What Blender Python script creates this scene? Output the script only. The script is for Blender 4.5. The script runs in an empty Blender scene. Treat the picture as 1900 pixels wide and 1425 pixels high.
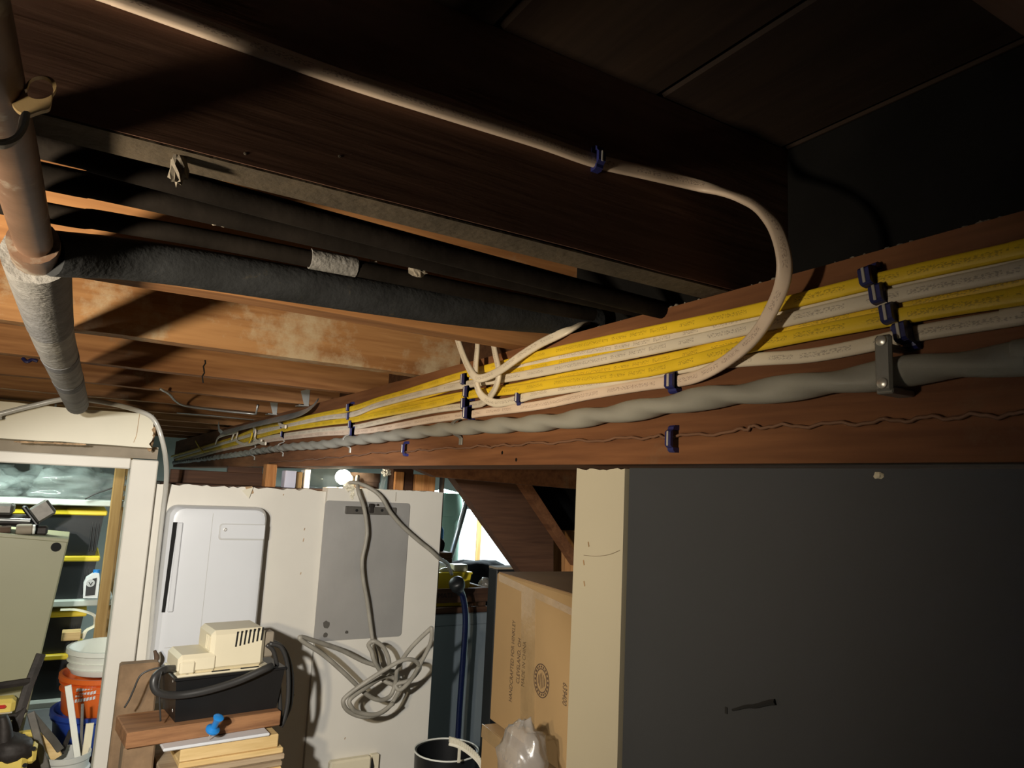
import bpy, math, random
from mathutils import Vector, Matrix, noise
random.seed(7)
scene = bpy.context.scene
COL = scene.collection
# ------------------------------------------------------------------ camera
CZ = 1.72
F = 1326.0
RW = Matrix(((0.85597479, -0.51467655, 0.0491448), (-0.11657026, -0.09951313, 0.98818445), (-0.50370481, -0.8515898, -0.14517671)))
cam_data = bpy.data.cameras.new('camera')
cam_data.sensor_width = 36.0
cam_data.sensor_fit = 'HORIZONTAL'
cam_data.lens = F / 1900 * 36
cam_data.clip_start = 0.02
cam_data.clip_end = 60
cam = bpy.data.objects.new('camera', cam_data)
COL.objects.link(cam)
cam.matrix_world = Matrix.Translation((0, 0, CZ)) @ RW.transposed().to_4x4()
scene.camera = cam
# ------------------------------------------------------------------ world, exposure
world = bpy.data.worlds.new('world')
scene.world = world
world.use_nodes = True
world.node_tree.nodes['Background'].inputs[0].default_value = (0.55, 0.5, 0.45, 1)
world.node_tree.nodes['Background'].inputs[1].default_value = 0.004
scene.view_settings.view_transform = 'Standard'
scene.view_settings.look = 'None'
scene.view_settings.gamma = 1
scene.view_settings.use_curve_mapping = False
scene.view_settings.exposure = 0.0
# ------------------------------------------------------------------ lights of the place
def point_light(name, loc, power, color, radius):
    l = bpy.data.lights.new(name, 'POINT')
    l.energy = power; l.color = color; l.shadow_soft_size = radius
    o = bpy.data.objects.new(name, l); COL.objects.link(o); o.location = loc
    return o
def area_light(name, loc, power, color, sx, sy, rot=(0, 0, 0)):
    l = bpy.data.lights.new(name, 'AREA')
    l.shape = 'RECTANGLE'; l.size = sx; l.size_y = sy; l.energy = power; l.color = color
    o = bpy.data.objects.new(name, l); COL.objects.link(o); o.location = loc; o.rotation_euler = rot
    return o
def spot_light(name, loc, aim, power, color, radius, deg, blend):
    l = bpy.data.lights.new(name, 'SPOT')
    l.energy = power; l.color = color; l.shadow_soft_size = radius; l.spot_size = math.radians(deg); l.spot_blend = blend
    o = bpy.data.objects.new(name, l); COL.objects.link(o); o.location = loc
    o.rotation_euler = Vector(aim).to_track_quat('-Z', 'Y').to_euler()
    return o
LAMP = Vector((-0.36, 0.30, CZ + 0.10)); LAMP_AIM = Vector((0.42, 1.0, -0.60))   # clamp lamp with a reflector, beside the viewer
BAYBULB = Vector((-0.39, 0.49, CZ - 0.025)); BAY_AIM = Vector((0.50, 1.0, 0.12))   # second clamp lamp hung under the joists, left of the frame
BULB = Vector((0.785, 2.445, CZ + 0.012))        # bare bulb on the partition's top edge
spot_light('hung_lamp_light', BAYBULB, BAY_AIM, 43.0, (1.0, 0.83, 0.58), 0.028, 164, 0.85)
spot_light('clamp_lamp_light', LAMP, LAMP_AIM, 138.0, (1.0, 0.975, 0.93), 0.025, 72, 0.35)
area_light('storage_tube_light', (-0.3, 3.0, CZ + 0.13), 7.0, (0.86, 1.0, 0.90), 0.5, 0.1)
area_light('back_room_tube_light', (2.15, 4.3, CZ + 0.20), 95.0, (0.80, 0.95, 1.0), 0.9, 0.15)
area_light('far_storage_tube_light', (1.05, 3.5, CZ + 0.15), 6.0, (0.88, 1.0, 0.95), 0.5, 0.1)

# ------------------------------------------------------------------ pixel helpers (rays onto real planes)
def ray(x, y): return RW.transposed() @ Vector((x - 950.0, 712.5 - y, -F))
def PX(x, y, X): v = ray(x, y); v = v * (X / v.x); return Vector((v.x, v.y, v.z + CZ))
def PY(x, y, Y): v = ray(x, y); v = v * (Y / v.y); return Vector((v.x, v.y, v.z + CZ))
def PZ(x, y, Z): v = ray(x, y); v = v * (Z / v.z); return Vector((v.x, v.y, v.z + CZ))
# ------------------------------------------------------------------ materials
def _nt(name):
    m = bpy.data.materials.new(name); m.use_nodes = True
    nt = m.node_tree; b = nt.nodes['Principled BSDF']
    return m, nt, b
def c4(c, k=1.0): return (min(c[0]*k, 1), min(c[1]*k, 1), min(c[2]*k, 1), 1)
def mat(name, col, rough=0.6, metal=0.0, var=0.12, scale=9.0, bump=0.08, bscale=60.0, spots=None, coat=0.0, trans=0.0, alpha=1.0, emit=None, est=0.0, stretch=(1, 1, 1), spec=0.5):
    m, nt, b = _nt(name)
    tc = nt.nodes.new('ShaderNodeTexCoord'); mp = nt.nodes.new('ShaderNodeMapping')
    mp.inputs['Scale'].default_value = stretch
    nt.links.new(tc.outputs['Object'], mp.inputs['Vector'])
    n = nt.nodes.new('ShaderNodeTexNoise'); n.inputs['Scale'].default_value = scale; n.inputs['Detail'].default_value = 6
    nt.links.new(mp.outputs[0], n.inputs['Vector'])
    r = nt.nodes.new('ShaderNodeValToRGB')
    r.color_ramp.elements[0].position = 0.3; r.color_ramp.elements[1].position = 0.7
    r.color_ramp.elements[0].color = c4(col, 1 - var); r.color_ramp.elements[1].color = c4(col, 1 + var)
    nt.links.new(n.outputs['Fac'], r.inputs['Fac'])
    out = r.outputs['Color']
    if spots:
        scol, sscale, thr = spots
        n2 = nt.nodes.new('ShaderNodeTexNoise'); n2.inputs['Scale'].default_value = sscale; n2.inputs['Detail'].default_value = 8
        n2.inputs['Roughness'].default_value = 0.65
        nt.links.new(mp.outputs[0], n2.inputs['Vector'])
        r2 = nt.nodes.new('ShaderNodeValToRGB')
        r2.color_ramp.elements[0].position = thr; r2.color_ramp.elements[1].position = min(thr + 0.07, 1)
        r2.color_ramp.elements[0].color = (0, 0, 0, 1); r2.color_ramp.elements[1].color = (1, 1, 1, 1)
        nt.links.new(n2.outputs['Fac'], r2.inputs['Fac'])
        mx = nt.nodes.new('ShaderNodeMixRGB'); mx.inputs['Color2'].default_value = c4(scol)
        nt.links.new(r2.outputs['Color'], mx.inputs['Fac']); nt.links.new(out, mx.inputs['Color1'])
        out = mx.outputs['Color']
    nt.links.new(out, b.inputs['Base Color'])
    b.inputs['Roughness'].default_value = rough; b.inputs['Metallic'].default_value = metal; b.inputs['Specular IOR Level'].default_value = spec
    if coat: b.inputs['Coat Weight'].default_value = coat
    if trans: b.inputs['Transmission Weight'].default_value = trans
    b.inputs['Alpha'].default_value = alpha
    if emit:
        b.inputs['Emission Color'].default_value = c4(emit); b.inputs['Emission Strength'].default_value = est
    if bump:
        n3 = nt.nodes.new('ShaderNodeTexNoise'); n3.inputs['Scale'].default_value = bscale; n3.inputs['Detail'].default_value = 5
        nt.links.new(mp.outputs[0], n3.inputs['Vector'])
        bp = nt.nodes.new('ShaderNodeBump'); bp.inputs['Strength'].default_value = bump; bp.inputs['Distance'].default_value = 0.005
        nt.links.new(n3.outputs['Fac'], bp.inputs['Height']); nt.links.new(bp.outputs[0], b.inputs['Normal'])
    return m
def wood(name, c1, c2, axis='X', scale=1.0, rough=0.75, dust=None, patch=None, knots=True):
    """long-grained timber; dust = (colour, scale, threshold) of grime patches"""
    m, nt, b = _nt(name)
    tc = nt.nodes.new('ShaderNodeTexCoord'); oi = nt.nodes.new('ShaderNodeObjectInfo')
    mp = nt.nodes.new('ShaderNodeMapping')
    s = {'X': (1.6, 26, 26), 'Y': (26, 1.6, 26), 'Z': (26, 26, 1.6)}[axis]
    mp.inputs['Scale'].default_value = tuple(v * scale for v in s)
    off = nt.nodes.new('ShaderNodeVectorMath'); off.operation = 'ADD'
    sc = nt.nodes.new('ShaderNodeVectorMath'); sc.operation = 'SCALE'; sc.inputs['Scale'].default_value = 7.3
    cmb = nt.nodes.new('ShaderNodeCombineXYZ')
    for k in range(3): nt.links.new(oi.outputs['Random'], cmb.inputs[k])
    nt.links.new(cmb.outputs[0], sc.inputs[0]); nt.links.new(tc.outputs['Object'], off.inputs[0]); nt.links.new(sc.outputs[0], off.inputs[1])
    nt.links.new(off.outputs[0], mp.inputs['Vector'])
    n = nt.nodes.new('ShaderNodeTexNoise'); n.inputs['Scale'].default_value = 1.0; n.inputs['Detail'].default_value = 5; n.inputs['Distortion'].default_value = 0.6
    nt.links.new(mp.outputs[0], n.inputs['Vector'])
    n1 = nt.nodes.new('ShaderNodeTexNoise'); n1.inputs['Scale'].default_value = 5.0; n1.inputs['Detail'].default_value = 3
    nt.links.new(mp.outputs[0], n1.inputs['Vector'])
    ad = nt.nodes.new('ShaderNodeMath'); ad.operation = 'MULTIPLY_ADD'; ad.inputs[1].default_value = 0.35
    nt.links.new(n1.outputs['Fac'], ad.inputs[0])
    mu = nt.nodes.new('ShaderNodeMath'); mu.operation = 'MULTIPLY'; mu.inputs[1].default_value = 0.65
    nt.links.new(n.outputs['Fac'], mu.inputs[0]); nt.links.new(mu.outputs[0], ad.inputs[2])
    r = nt.nodes.new('ShaderNodeValToRGB')
    r.color_ramp.elements[0].position = 0.38; r.color_ramp.elements[1].position = 0.62
    r.color_ramp.elements[0].color = c4(c1); r.color_ramp.elements[1].color = c4(c2)
    nt.links.new(ad.outputs[0], r.inputs['Fac'])
    out = r.outputs['Color']
    hsv = nt.nodes.new('ShaderNodeHueSaturation')
    mr = nt.nodes.new('ShaderNodeMapRange'); mr.inputs['To Min'].default_value = 0.85; mr.inputs['To Max'].default_value = 1.15
    nt.links.new(oi.outputs['Random'], mr.inputs['Value']); nt.links.new(mr.outputs[0], hsv.inputs['Value']); nt.links.new(out, hsv.inputs['Color'])
    out = hsv.outputs['Color']
    for d in (dust, patch):
        if not d: continue
        dcol, ds, thr = d
        nd = nt.nodes.new('ShaderNodeTexNoise'); nd.inputs['Scale'].default_value = ds; nd.inputs['Detail'].default_value = 9; nd.inputs['Roughness'].default_value = 0.7
        nt.links.new(off.outputs[0], nd.inputs['Vector'])
        rd = nt.nodes.new('ShaderNodeValToRGB')
        rd.color_ramp.elements[0].position = thr; rd.color_ramp.elements[1].position = min(1, thr + 0.12)
        rd.color_ramp.elements[0].color = (0, 0, 0, 1); rd.color_ramp.elements[1].color = (0.85, 0.85, 0.85, 1)
        nt.links.new(nd.outputs['Fac'], rd.inputs['Fac'])
        mx = nt.nodes.new('ShaderNodeMixRGB'); mx.inputs['Color2'].default_value = c4(dcol)
        nt.links.new(rd.outputs['Color'], mx.inputs['Fac']); nt.links.new(out, mx.inputs['Color1']); out = mx.outputs['Color']
    nt.links.new(out, b.inputs['Base Color']); b.inputs['Roughness'].default_value = rough
    b.inputs['Specular IOR Level'].default_value = 0.25
    bp = nt.nodes.new('ShaderNodeBump'); bp.inputs['Strength'].default_value = 0.25; bp.inputs['Distance'].default_value = 0.004
    nt.links.new(ad.outputs[0], bp.inputs['Height']); nt.links.new(bp.outputs[0], b.inputs['Normal'])
    return m
def cable_mat(name, col, ink, print_on=True, rough=0.42):
    """sheathing with a run of small printed characters along the flat side (UV: u = metres, v = round the section)"""
    m, nt, b = _nt(name)
    b.inputs['Roughness'].default_value = rough
    uv = nt.nodes.new('ShaderNodeTexCoord'); sx = nt.nodes.new('ShaderNodeSeparateXYZ')
    nt.links.new(uv.outputs['UV'], sx.inputs[0])
    def mth(op, a, bb=None, cc=None):
        nd = nt.nodes.new('ShaderNodeMath'); nd.operation = op
        for i, q in enumerate((a, bb, cc)):
            if q is None: continue
            if isinstance(q, (int, float)): nd.inputs[i].default_value = q
            else: nt.links.new(q, nd.inputs[i])
        return nd.outputs[0]
    band = mth('COMPARE', sx.outputs['Y'], 0.25, 0.045)
    cmb = nt.nodes.new('ShaderNodeCombineXYZ')
    nt.links.new(mth('MULTIPLY', sx.outputs['X'], 420.0), cmb.inputs[0]); nt.links.new(mth('MULTIPLY', sx.outputs['Y'], 45.0), cmb.inputs[1])
    n = nt.nodes.new('ShaderNodeTexNoise'); n.inputs['Scale'].default_value = 1.0; n.inputs['Detail'].default_value = 1.0
    nt.links.new(cmb.outputs[0], n.inputs['Vector'])
    cmb2 = nt.nodes.new('ShaderNodeCombineXYZ'); nt.links.new(mth('MULTIPLY', sx.outputs['X'], 28.0), cmb2.inputs[0])
    n2 = nt.nodes.new('ShaderNodeTexNoise'); n2.inputs['Scale'].default_value = 1.0; n2.inputs['Detail'].default_value = 0.0
    nt.links.new(cmb2.outputs[0], n2.inputs['Vector'])
    fac = mth('MULTIPLY', mth('MULTIPLY', mth('GREATER_THAN', n.outputs['Fac'], 0.53), mth('GREATER_THAN', n2.outputs['Fac'], 0.44)), band)
    fac = mth('MULTIPLY', fac, 0.6 if print_on else 0.0)
    tn = nt.nodes.new('ShaderNodeTexNoise'); tn.inputs['Scale'].default_value = 14.0; nt.links.new(uv.outputs['Object'], tn.inputs['Vector'])
    r = nt.nodes.new('ShaderNodeValToRGB'); r.color_ramp.elements[0].position = .35; r.color_ramp.elements[1].position = .65
    r.color_ramp.elements[0].color = c4(col, 0.9); r.color_ramp.elements[1].color = c4(col, 1.06)
    nt.links.new(tn.outputs['Fac'], r.inputs['Fac'])
    mx = nt.nodes.new('ShaderNodeMixRGB'); nt.links.new(fac, mx.inputs['Fac']); nt.links.new(r.outputs[0], mx.inputs['Color1']); mx.inputs['Color2'].default_value = c4(ink)
    nt.links.new(mx.outputs[0], b.inputs['Base Color'])
    return m
M = {}
FIR1, FIR2 = (0.20, 0.088, 0.034), (0.36, 0.18, 0.075)
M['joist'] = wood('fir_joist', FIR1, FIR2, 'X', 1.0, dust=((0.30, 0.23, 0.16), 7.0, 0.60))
M['joist_pale'] = wood('fir_joist_limed_lit', (0.27, 0.125, 0.05), (0.46, 0.25, 0.11), 'X', 1.0, dust=((0.58, 0.48, 0.34), 6.0, 0.48))  # grain lightened to carry the lamp's brightness; whitish stains are its own
M['joist_dark'] = wood('dark_brown_joist', (0.105, 0.055, 0.038), (0.155, 0.085, 0.060), 'X', 1.0, dust=((0.15, 0.10, 0.07), 5.0, 0.62))  # darker brown fir for the two joists nearest in view
M['dust'] = mat('settled_dust', (0.062, 0.046, 0.029), 0.95, var=0.4, scale=14, bump=0.4, bscale=90)
M['girder'] = wood('girder_fir', (0.115, 0.046, 0.020), (0.205, 0.088, 0.038), 'Y', 1.0, dust=((0.17, 0.105, 0.062), 6.0, 0.60))
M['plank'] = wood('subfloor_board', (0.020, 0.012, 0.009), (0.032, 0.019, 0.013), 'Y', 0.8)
M['brownwood'] = wood('brown_board', (0.045, 0.020, 0.011), (0.085, 0.040, 0.021), 'X', 1.0)  # brown darkened to carry the shade on the stair stringer
M['orangewood'] = wood('orange_block', (0.36, 0.15, 0.05), (0.55, 0.27, 0.10), 'Z', 1.6)
M['pine'] = wood('pine_board', (0.52, 0.36, 0.15), (0.68, 0.50, 0.25), 'X', 1.0)
M['pine_z'] = wood('pine_stud', (0.34, 0.20, 0.07), (0.46, 0.29, 0.115), 'Z', 1.0)
M['cedar'] = wood('cedar_plank', (0.17, 0.080, 0.038), (0.30, 0.15, 0.068), 'X', 1.2)
M['greyplank'] = wood('weathered_plank', (0.30, 0.22, 0.14), (0.46, 0.36, 0.24), 'X', 1.0)
M['osb'] = mat('strand_board', (0.34, 0.22, 0.10), 0.85, var=0.45, scale=38, bump=0.35, bscale=45)
M['brownblock'] = mat('rough_brown_board', (0.21, 0.135, 0.075), 0.9, var=0.3, scale=20, bump=0.3)
M['cream'] = mat('cream_paint', (0.70, 0.66, 0.53), 0.55, var=0.05, scale=5, bump=0.12, bscale=25, spots=((0.45, 0.38, 0.28), 9.0, 0.735))
M['offwhite'] = mat('off_white_paint', (0.70, 0.67, 0.60), 0.5, var=0.05, scale=4, bump=0.10, bscale=18, spots=((0.36, 0.31, 0.24), 16.0, 0.76))
M['stripwhite'] = mat('warm_white_paint', (0.50, 0.47, 0.385), 0.55, var=0.05, scale=3, bump=0.08, bscale=20, spots=((0.35, 0.27, 0.18), 13.0, 0.77))
M['darkwall'] = mat('charcoal_wall_paint', (0.036, 0.041, 0.053), 0.65, var=0.10, scale=2.2, bump=0.06, bscale=30)
M['scuff'] = mat('black_scuff', (0.010, 0.011, 0.014), 0.8, var=0.3)
M['trimgrey'] = mat('bare_grey_batten', (0.26, 0.22, 0.165), 0.8, var=0.2, scale=12)
M['brokenwood'] = mat('broken_plaster', (0.42, 0.28, 0.16), 0.95, var=0.45, scale=40, bump=0.7, bscale=70)
M['concrete'] = mat('concrete', (0.30, 0.29, 0.27), 0.9, var=0.18, scale=3, bump=0.2)
M['farwall'] = mat('far_wall_paint', (0.36, 0.40, 0.35), 0.8, var=0.06, scale=3)
M['plastic_w'] = mat('white_appliance_plastic', (0.68, 0.70, 0.73), 0.32, var=0.015, bump=0.0)
M['plastic_w2'] = mat('white_door_panel', (0.80, 0.84, 0.86), 0.5, var=0.03, bump=0.0)
M['slotblack'] = mat('black_recess', (0.006, 0.006, 0.006), 0.9, var=0.1, bump=0)
M['seam'] = mat('seam_grey', (0.50, 0.50, 0.49), 0.6, var=0.05, bump=0)
M['steel'] = mat('brushed_steel', (0.50, 0.49, 0.47), 0.5, 0.6, var=0.08, scale=6, bump=0.05, bscale=80, spots=((0.62, 0.60, 0.56), 26, 0.70))
M['galv'] = mat('galvanised_steel', (0.55, 0.57, 0.57), 0.42, 0.75, var=0.15, scale=25, bump=0.05)
M['dullmetal'] = mat('dull_tool_steel', (0.15, 0.14, 0.125), 0.5, 0.6, var=0.2, scale=18)
M['darkmetal'] = mat('dark_iron', (0.026, 0.021, 0.018), 0.6, 0.4, var=0.35, scale=22, bump=0.2)
M['copper'] = mat('dull_copper_pipe', (0.13, 0.078, 0.055), 0.5, 0.4, var=0.35, scale=14, bump=0.1, spots=((0.24, 0.21, 0.18), 16, 0.56))
M['ironpipe'] = mat('dusty_dark_pipe', (0.011, 0.009, 0.008), 0.85, var=0.4, scale=18, bump=0.2, spots=((0.045, 0.037, 0.03), 20, 0.70), spec=0.06)
M['foam'] = mat('black_foam_sleeve', (0.020, 0.022, 0.026), 0.9, var=0.3, scale=30, bump=0.25, bscale=170, spots=((0.045, 0.04, 0.034), 60, 0.64), spec=0.15)
M['wrap'] = mat('grey_pipe_wrap', (0.25, 0.242, 0.228), 0.9, var=0.25, scale=26, bump=0.5, bscale=80)
M['wrap_d'] = mat('grey_foam_wrap', (0.16, 0.16, 0.165), 0.95, var=0.22, scale=60, bump=0.5, bscale=170)
M['clampcream'] = mat('tan_clamp_plastic', (0.40, 0.28, 0.13), 0.6, var=0.1)
M['yellow'] = cable_mat('yellow_sheath', (0.80, 0.55, 0.025), (0.25, 0.16, 0.02), True)
M['white'] = cable_mat('white_sheath', (0.70, 0.63, 0.53), (0.22, 0.18, 0.16))
M['pink'] = cable_mat('pinkish_white_sheath', (0.74, 0.60, 0.50), (0.26, 0.17, 0.14))
M['greycable'] = cable_mat('grey_sheath', (0.29, 0.285, 0.26), (0.2, 0.2, 0.2), False, 0.55)
M['browncable'] = mat('thin_brown_wire', (0.17, 0.085, 0.05), 0.6, var=0.2)
M['blue'] = mat('navy_staple_plastic', (0.018, 0.022, 0.12), 0.4, var=0.2, scale=30, bump=0)
M['nail'] = mat('bright_nail', (0.75, 0.74, 0.72), 0.3, 0.6, var=0.05, bump=0)
M['clampgrey'] = mat('grey_cable_strap', (0.22, 0.22, 0.215), 0.5, 0.3, var=0.15)
M['clampzinc'] = mat('pale_zinc_strap', (0.45, 0.45, 0.43), 0.5, 0.4, var=0.15)
M['tube'] = mat('cloudy_vinyl_tube', (0.50, 0.49, 0.45), 0.2, var=0.08, coat=0.5, bump=0)
M['cord'] = mat('grey_extension_cord', (0.30, 0.28, 0.235), 0.5, var=0.15, scale=25, bump=0.1)
M['blackcord'] = mat('black_rubber_cord', (0.035, 0.034, 0.033), 0.4, var=0.2, bump=0)
M['beige'] = mat('cream_pump_plastic', (0.74, 0.67, 0.49), 0.45, var=0.04, scale=8, bump=0.02)
M['blackplastic'] = mat('black_tank_plastic', (0.008, 0.0085, 0.0095), 0.42, var=0.25, scale=6, bump=0.05)
M['pinblue'] = mat('blue_plastic', (0.02, 0.22, 0.62), 0.3, var=0.06, bump=0)
M['bluegloss'] = mat('deep_blue_tube', (0.006, 0.011, 0.05), 0.18, 0.3, var=0.1, coat=0.8, bump=0)
M['cardboard'] = mat('cardboard', (0.27, 0.165, 0.065), 0.85, var=0.08, scale=4, bump=0.08, bscale=40)
M['cardtop'] = mat('brown_cardboard_lid', (0.22, 0.125, 0.055), 0.85, var=0.12, scale=6)
M['tape'] = mat('packing_tape', (0.27, 0.175, 0.08), 0.22, var=0.10, scale=20, bump=0.25, bscale=60, coat=0.4)
M['ink'] = mat('dark_print', (0.055, 0.028, 0.014), 0.9, var=0.05, bump=0)
M['greycab'] = mat('blue_grey_cabinet_paint', (0.17, 0.20, 0.22), 0.5, var=0.06, scale=3, bump=0)
M['beigecab'] = mat('olive_beige_enamel', (0.27, 0.26, 0.16), 0.5, var=0.05, scale=3, bump=0.03)
M['toteblack'] = mat('black_tote_plastic', (0.014, 0.016, 0.018), 0.45, var=0.15, bump=0.02)
M['totelid'] = mat('yellow_tote_lid', (0.80, 0.60, 0.03), 0.45, var=0.08, bump=0)
M['greyprint'] = mat('grey_print', (0.62, 0.63, 0.64), 0.7, var=0.1, bump=0)
M['purpleprint'] = mat('muted_purple_print', (0.16, 0.14, 0.24), 0.7, var=0.1, bump=0)
M['shelfwhite'] = mat('shelf_paint', (0.55, 0.60, 0.56), 0.6, var=0.06, bump=0.03)
M['bagclear'] = mat('clear_plastic_film', (0.40, 0.47, 0.46), 0.10, var=0.25, scale=10, bump=0.6, bscale=24, alpha=0.38, coat=0.8)
M['bagwhite'] = mat('milky_plastic_bag', (0.26, 0.235, 0.205), 0.25, var=0.12, scale=14, bump=0.4, bscale=30, alpha=0.45, coat=0.4)
M['bucketwhite'] = mat('white_bucket_plastic', (0.76, 0.77, 0.70), 0.4, var=0.04, bump=0)
M['bucketorange'] = mat('orange_bucket_plastic', (0.72, 0.135, 0.02), 0.4, var=0.06, bump=0)
M['bucketblue'] = mat('blue_bucket_plastic', (0.02, 0.055, 0.30), 0.4, var=0.08, bump=0)
M['bucketgrey'] = mat('grey_bucket_plastic', (0.50, 0.51, 0.48), 0.5, var=0.06, bump=0)
M['yellowplastic'] = mat('yellow_tool_plastic', (0.72, 0.55, 0.12), 0.5, var=0.1, bump=0.03)
M['red'] = mat('red_plastic', (0.60, 0.03, 0.025), 0.4, var=0.1, bump=0)
M['greenbin'] = mat('green_bin_plastic', (0.30, 0.47, 0.37), 0.5, var=0.06, bump=0)
M['blackcloth'] = mat('black_sheet', (0.008, 0.0085, 0.010), 0.9, var=0.3, bump=0.1, spec=0.08)
M['bulbglass'] = mat('glowing_bulb', (1, 0.95, 0.8), 0.3, var=0, bump=0, emit=(1.0, 0.90, 0.66), est=65.0)
M['tubeglow'] = mat('glowing_tube', (1, 1, 1), 0.3, var=0, bump=0, emit=(0.85, 1.0, 0.95), est=8.0)
M['socket'] = mat('brown_socket', (0.10, 0.075, 0.05), 0.5, var=0.1, bump=0)
M['brownpipe'] = mat('rusty_brown_pipe', (0.12, 0.075, 0.05), 0.85, var=0.35, scale=10, bump=0.25)
M['nearblack'] = mat('near_black', (0.007, 0.0068, 0.007), 0.95, var=0.3, bump=0.2, spec=0.1)  # near-black; on the stair sheet it stands in for shade in the void
M['paperwhite'] = mat('white_paper_fluff', (0.80, 0.80, 0.78), 0.8, var=0.1, bump=0.2)
M['lilac'] = mat('pale_lilac_box', (0.55, 0.57, 0.70), 0.6, var=0.05, bump=0)
M['cobweb'] = mat('cobweb_dust', (0.22, 0.195, 0.165), 0.95, var=0.2, bump=0.4)
# ------------------------------------------------------------------ mesh helpers
class MB:
    def __init__(s): s.v = []; s.f = []; s.uv = {}
    def add(s, vs, fs):
        o = len(s.v); s.v += [Vector(v) for v in vs]; s.f += [tuple(i + o for i in f) for f in fs]; return s
    def box(s, a, b, mtx=None):
        x0, x1 = sorted((a[0], b[0])); y0, y1 = sorted((a[1], b[1])); z0, z1 = sorted((a[2], b[2]))
        vs = [Vector(p) for p in ((x0,y0,z0),(x1,y0,z0),(x1,y1,z0),(x0,y1,z0),(x0,y0,z1),(x1,y0,z1),(x1,y1,z1),(x0,y1,z1))]
        if mtx: vs = [mtx @ v for v in vs]
        return s.add(vs, ((0,3,2,1),(4,5,6,7),(0,1,5,4),(1,2,6,5),(2,3,7,6),(3,0,4,7)))
    def cbox(s, a, b, c=0.004, mtx=None):
        """box with chamfered edges"""
        lo = [min(a[i], b[i]) for i in range(3)]; hi = [max(a[i], b[i]) for i in range(3)]
        c = min(c, *[(hi[i] - lo[i]) * 0.45 for i in range(3)])
        pts = {}; vs = []
        for ix in (0, 1):
            for iy in (0, 1):
                for iz in (0, 1):
                    k = (ix, iy, iz)
                    for ax in range(3):
                        p = []
                        for t in range(3):
                            e = hi[t] if k[t] else lo[t]
                            if t != ax: e += -c if k[t] else c
                            p.append(e)
                        pts[k + (ax,)] = len(vs); vs.append(Vector(p))
        fs = []
        for ax in range(3):
            u, w = (ax + 1) % 3, (ax + 2) % 3
            for e in (0, 1):
                q = []
                for du, dw in ((0,0),(1,0),(1,1),(0,1)):
                    k = [0,0,0]; k[ax] = e; k[u] = du; k[w] = dw; q.append(pts[tuple(k) + (ax,)])
                fs.append(tuple(q) if e else tuple(reversed(q)))
            for du in (0, 1):
                for dw in (0, 1):
                    k0 = [0,0,0]; k1 = [0,0,0]; k0[u] = k1[u] = du; k0[w] = k1[w] = dw; k0[ax] = 0; k1[ax] = 1
                    q = (pts[tuple(k0)+(u,)], pts[tuple(k1)+(u,)], pts[tuple(k1)+(w,)], pts[tuple(k0)+(w,)])
                    fs.append(q if (du == dw) else tuple(reversed(q)))
        for k in ((x,y,z) for x in (0,1) for y in (0,1) for z in (0,1)):
            q = tuple(pts[k + (ax,)] for ax in range(3)); fs.append(q if sum(k) % 2 else tuple(reversed(q)))
        if mtx: vs = [mtx @ v for v in vs]
        return s.add(vs, fs)
    def prism(s, poly, vec):
        n = len(poly); vec = Vector(vec); vs = [Vector(p) for p in poly] + [Vector(p) + vec for p in poly]
        fs = [tuple(range(n - 1, -1, -1)), tuple(range(n, 2 * n))] + [(i, (i + 1) % n, n + (i + 1) % n, n + i) for i in range(n)]
        return s.add(vs, fs)
    def ring_prism(s, outer, inner, vec):
        n = len(outer); vec = Vector(vec)
        vs = [Vector(p) for p in outer] + [Vector(p) for p in inner] + [Vector(p) + vec for p in outer] + [Vector(p) + vec for p in inner]
        fs = []
        for i in range(n):
            j = (i + 1) % n
            fs += [(i, n+i, n+j, j), (2*n+i, 2*n+j, 3*n+j, 3*n+i), (i, j, 2*n+j, 2*n+i), (n+i, 3*n+i, 3*n+j, n+j)]
        return s.add(vs, fs)
    def tube(s, pts, r, n=8, cap=True):
        return s.sweep(pts, 2*r if not callable(r) else r, None, n=n, cap=cap)
    def sweep(s, pts, w, t=None, normal=None, n=8, cap=True, flat=1.0, twist=0.0):
        pts = [Vector(p) for p in pts]; rings = []; L = 0.0
        nr = Vector((0, 0, 1)) if normal is None else None
        prevN = None
        for i, p in enumerate(pts):
            T = (pts[min(i+1, len(pts)-1)] - pts[max(i-1, 0)])
            if T.length < 1e-9: T = Vector((0, 0, 1))
            T.normalize()
            if normal is None:
                N = prevN if prevN is not None else (Vector((0.13, 0.2, 0.97)) if abs(T.z) < 0.9 else Vector((1, 0.1, 0)))
            elif callable(normal): N = normal(i, len(pts), p)
            else: N = Vector(normal)
            N = N - T * N.dot(T)
            if N.length < 1e-6: N = prevN if prevN is not None else T.orthogonal()
            N.normalize(); prevN = N.copy(); B = T.cross(N)
            if i: L += (p - pts[i-1]).length
            if twist:
                a = twist * L; N, B = N * math.cos(a) + B * math.sin(a), B * math.cos(a) - N * math.sin(a)
            ww = w(i / max(1, len(pts) - 1)) * 2 if callable(w) else w
            tt = ww if t is None else t
            ring = []
            for k in range(n):
                a = 2 * math.pi * k / n; ca, sa = math.cos(a), math.sin(a)
                if flat != 1.0:
                    ca = math.copysign(abs(ca) ** flat, ca); sa = math.copysign(abs(sa) ** flat, sa)
                s.v.append(p + B * (ca * ww / 2) + N * (sa * tt / 2)); ring.append(len(s.v) - 1)
            rings.append((ring, L))
        for (a, la), (b, lb) in zip(rings, rings[1:]):
            for k in range(n):
                j = (k + 1) % n; s.f.append((a[k], a[j], b[j], b[k]))
                s.uv[len(s.f) - 1] = ((la, k / n), (la, (k + 1) / n), (lb, (k + 1) / n), (lb, k / n))
        if cap:
            s.f.append(tuple(reversed(rings[0][0]))); s.f.append(tuple(rings[-1][0]))
        return s
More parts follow.
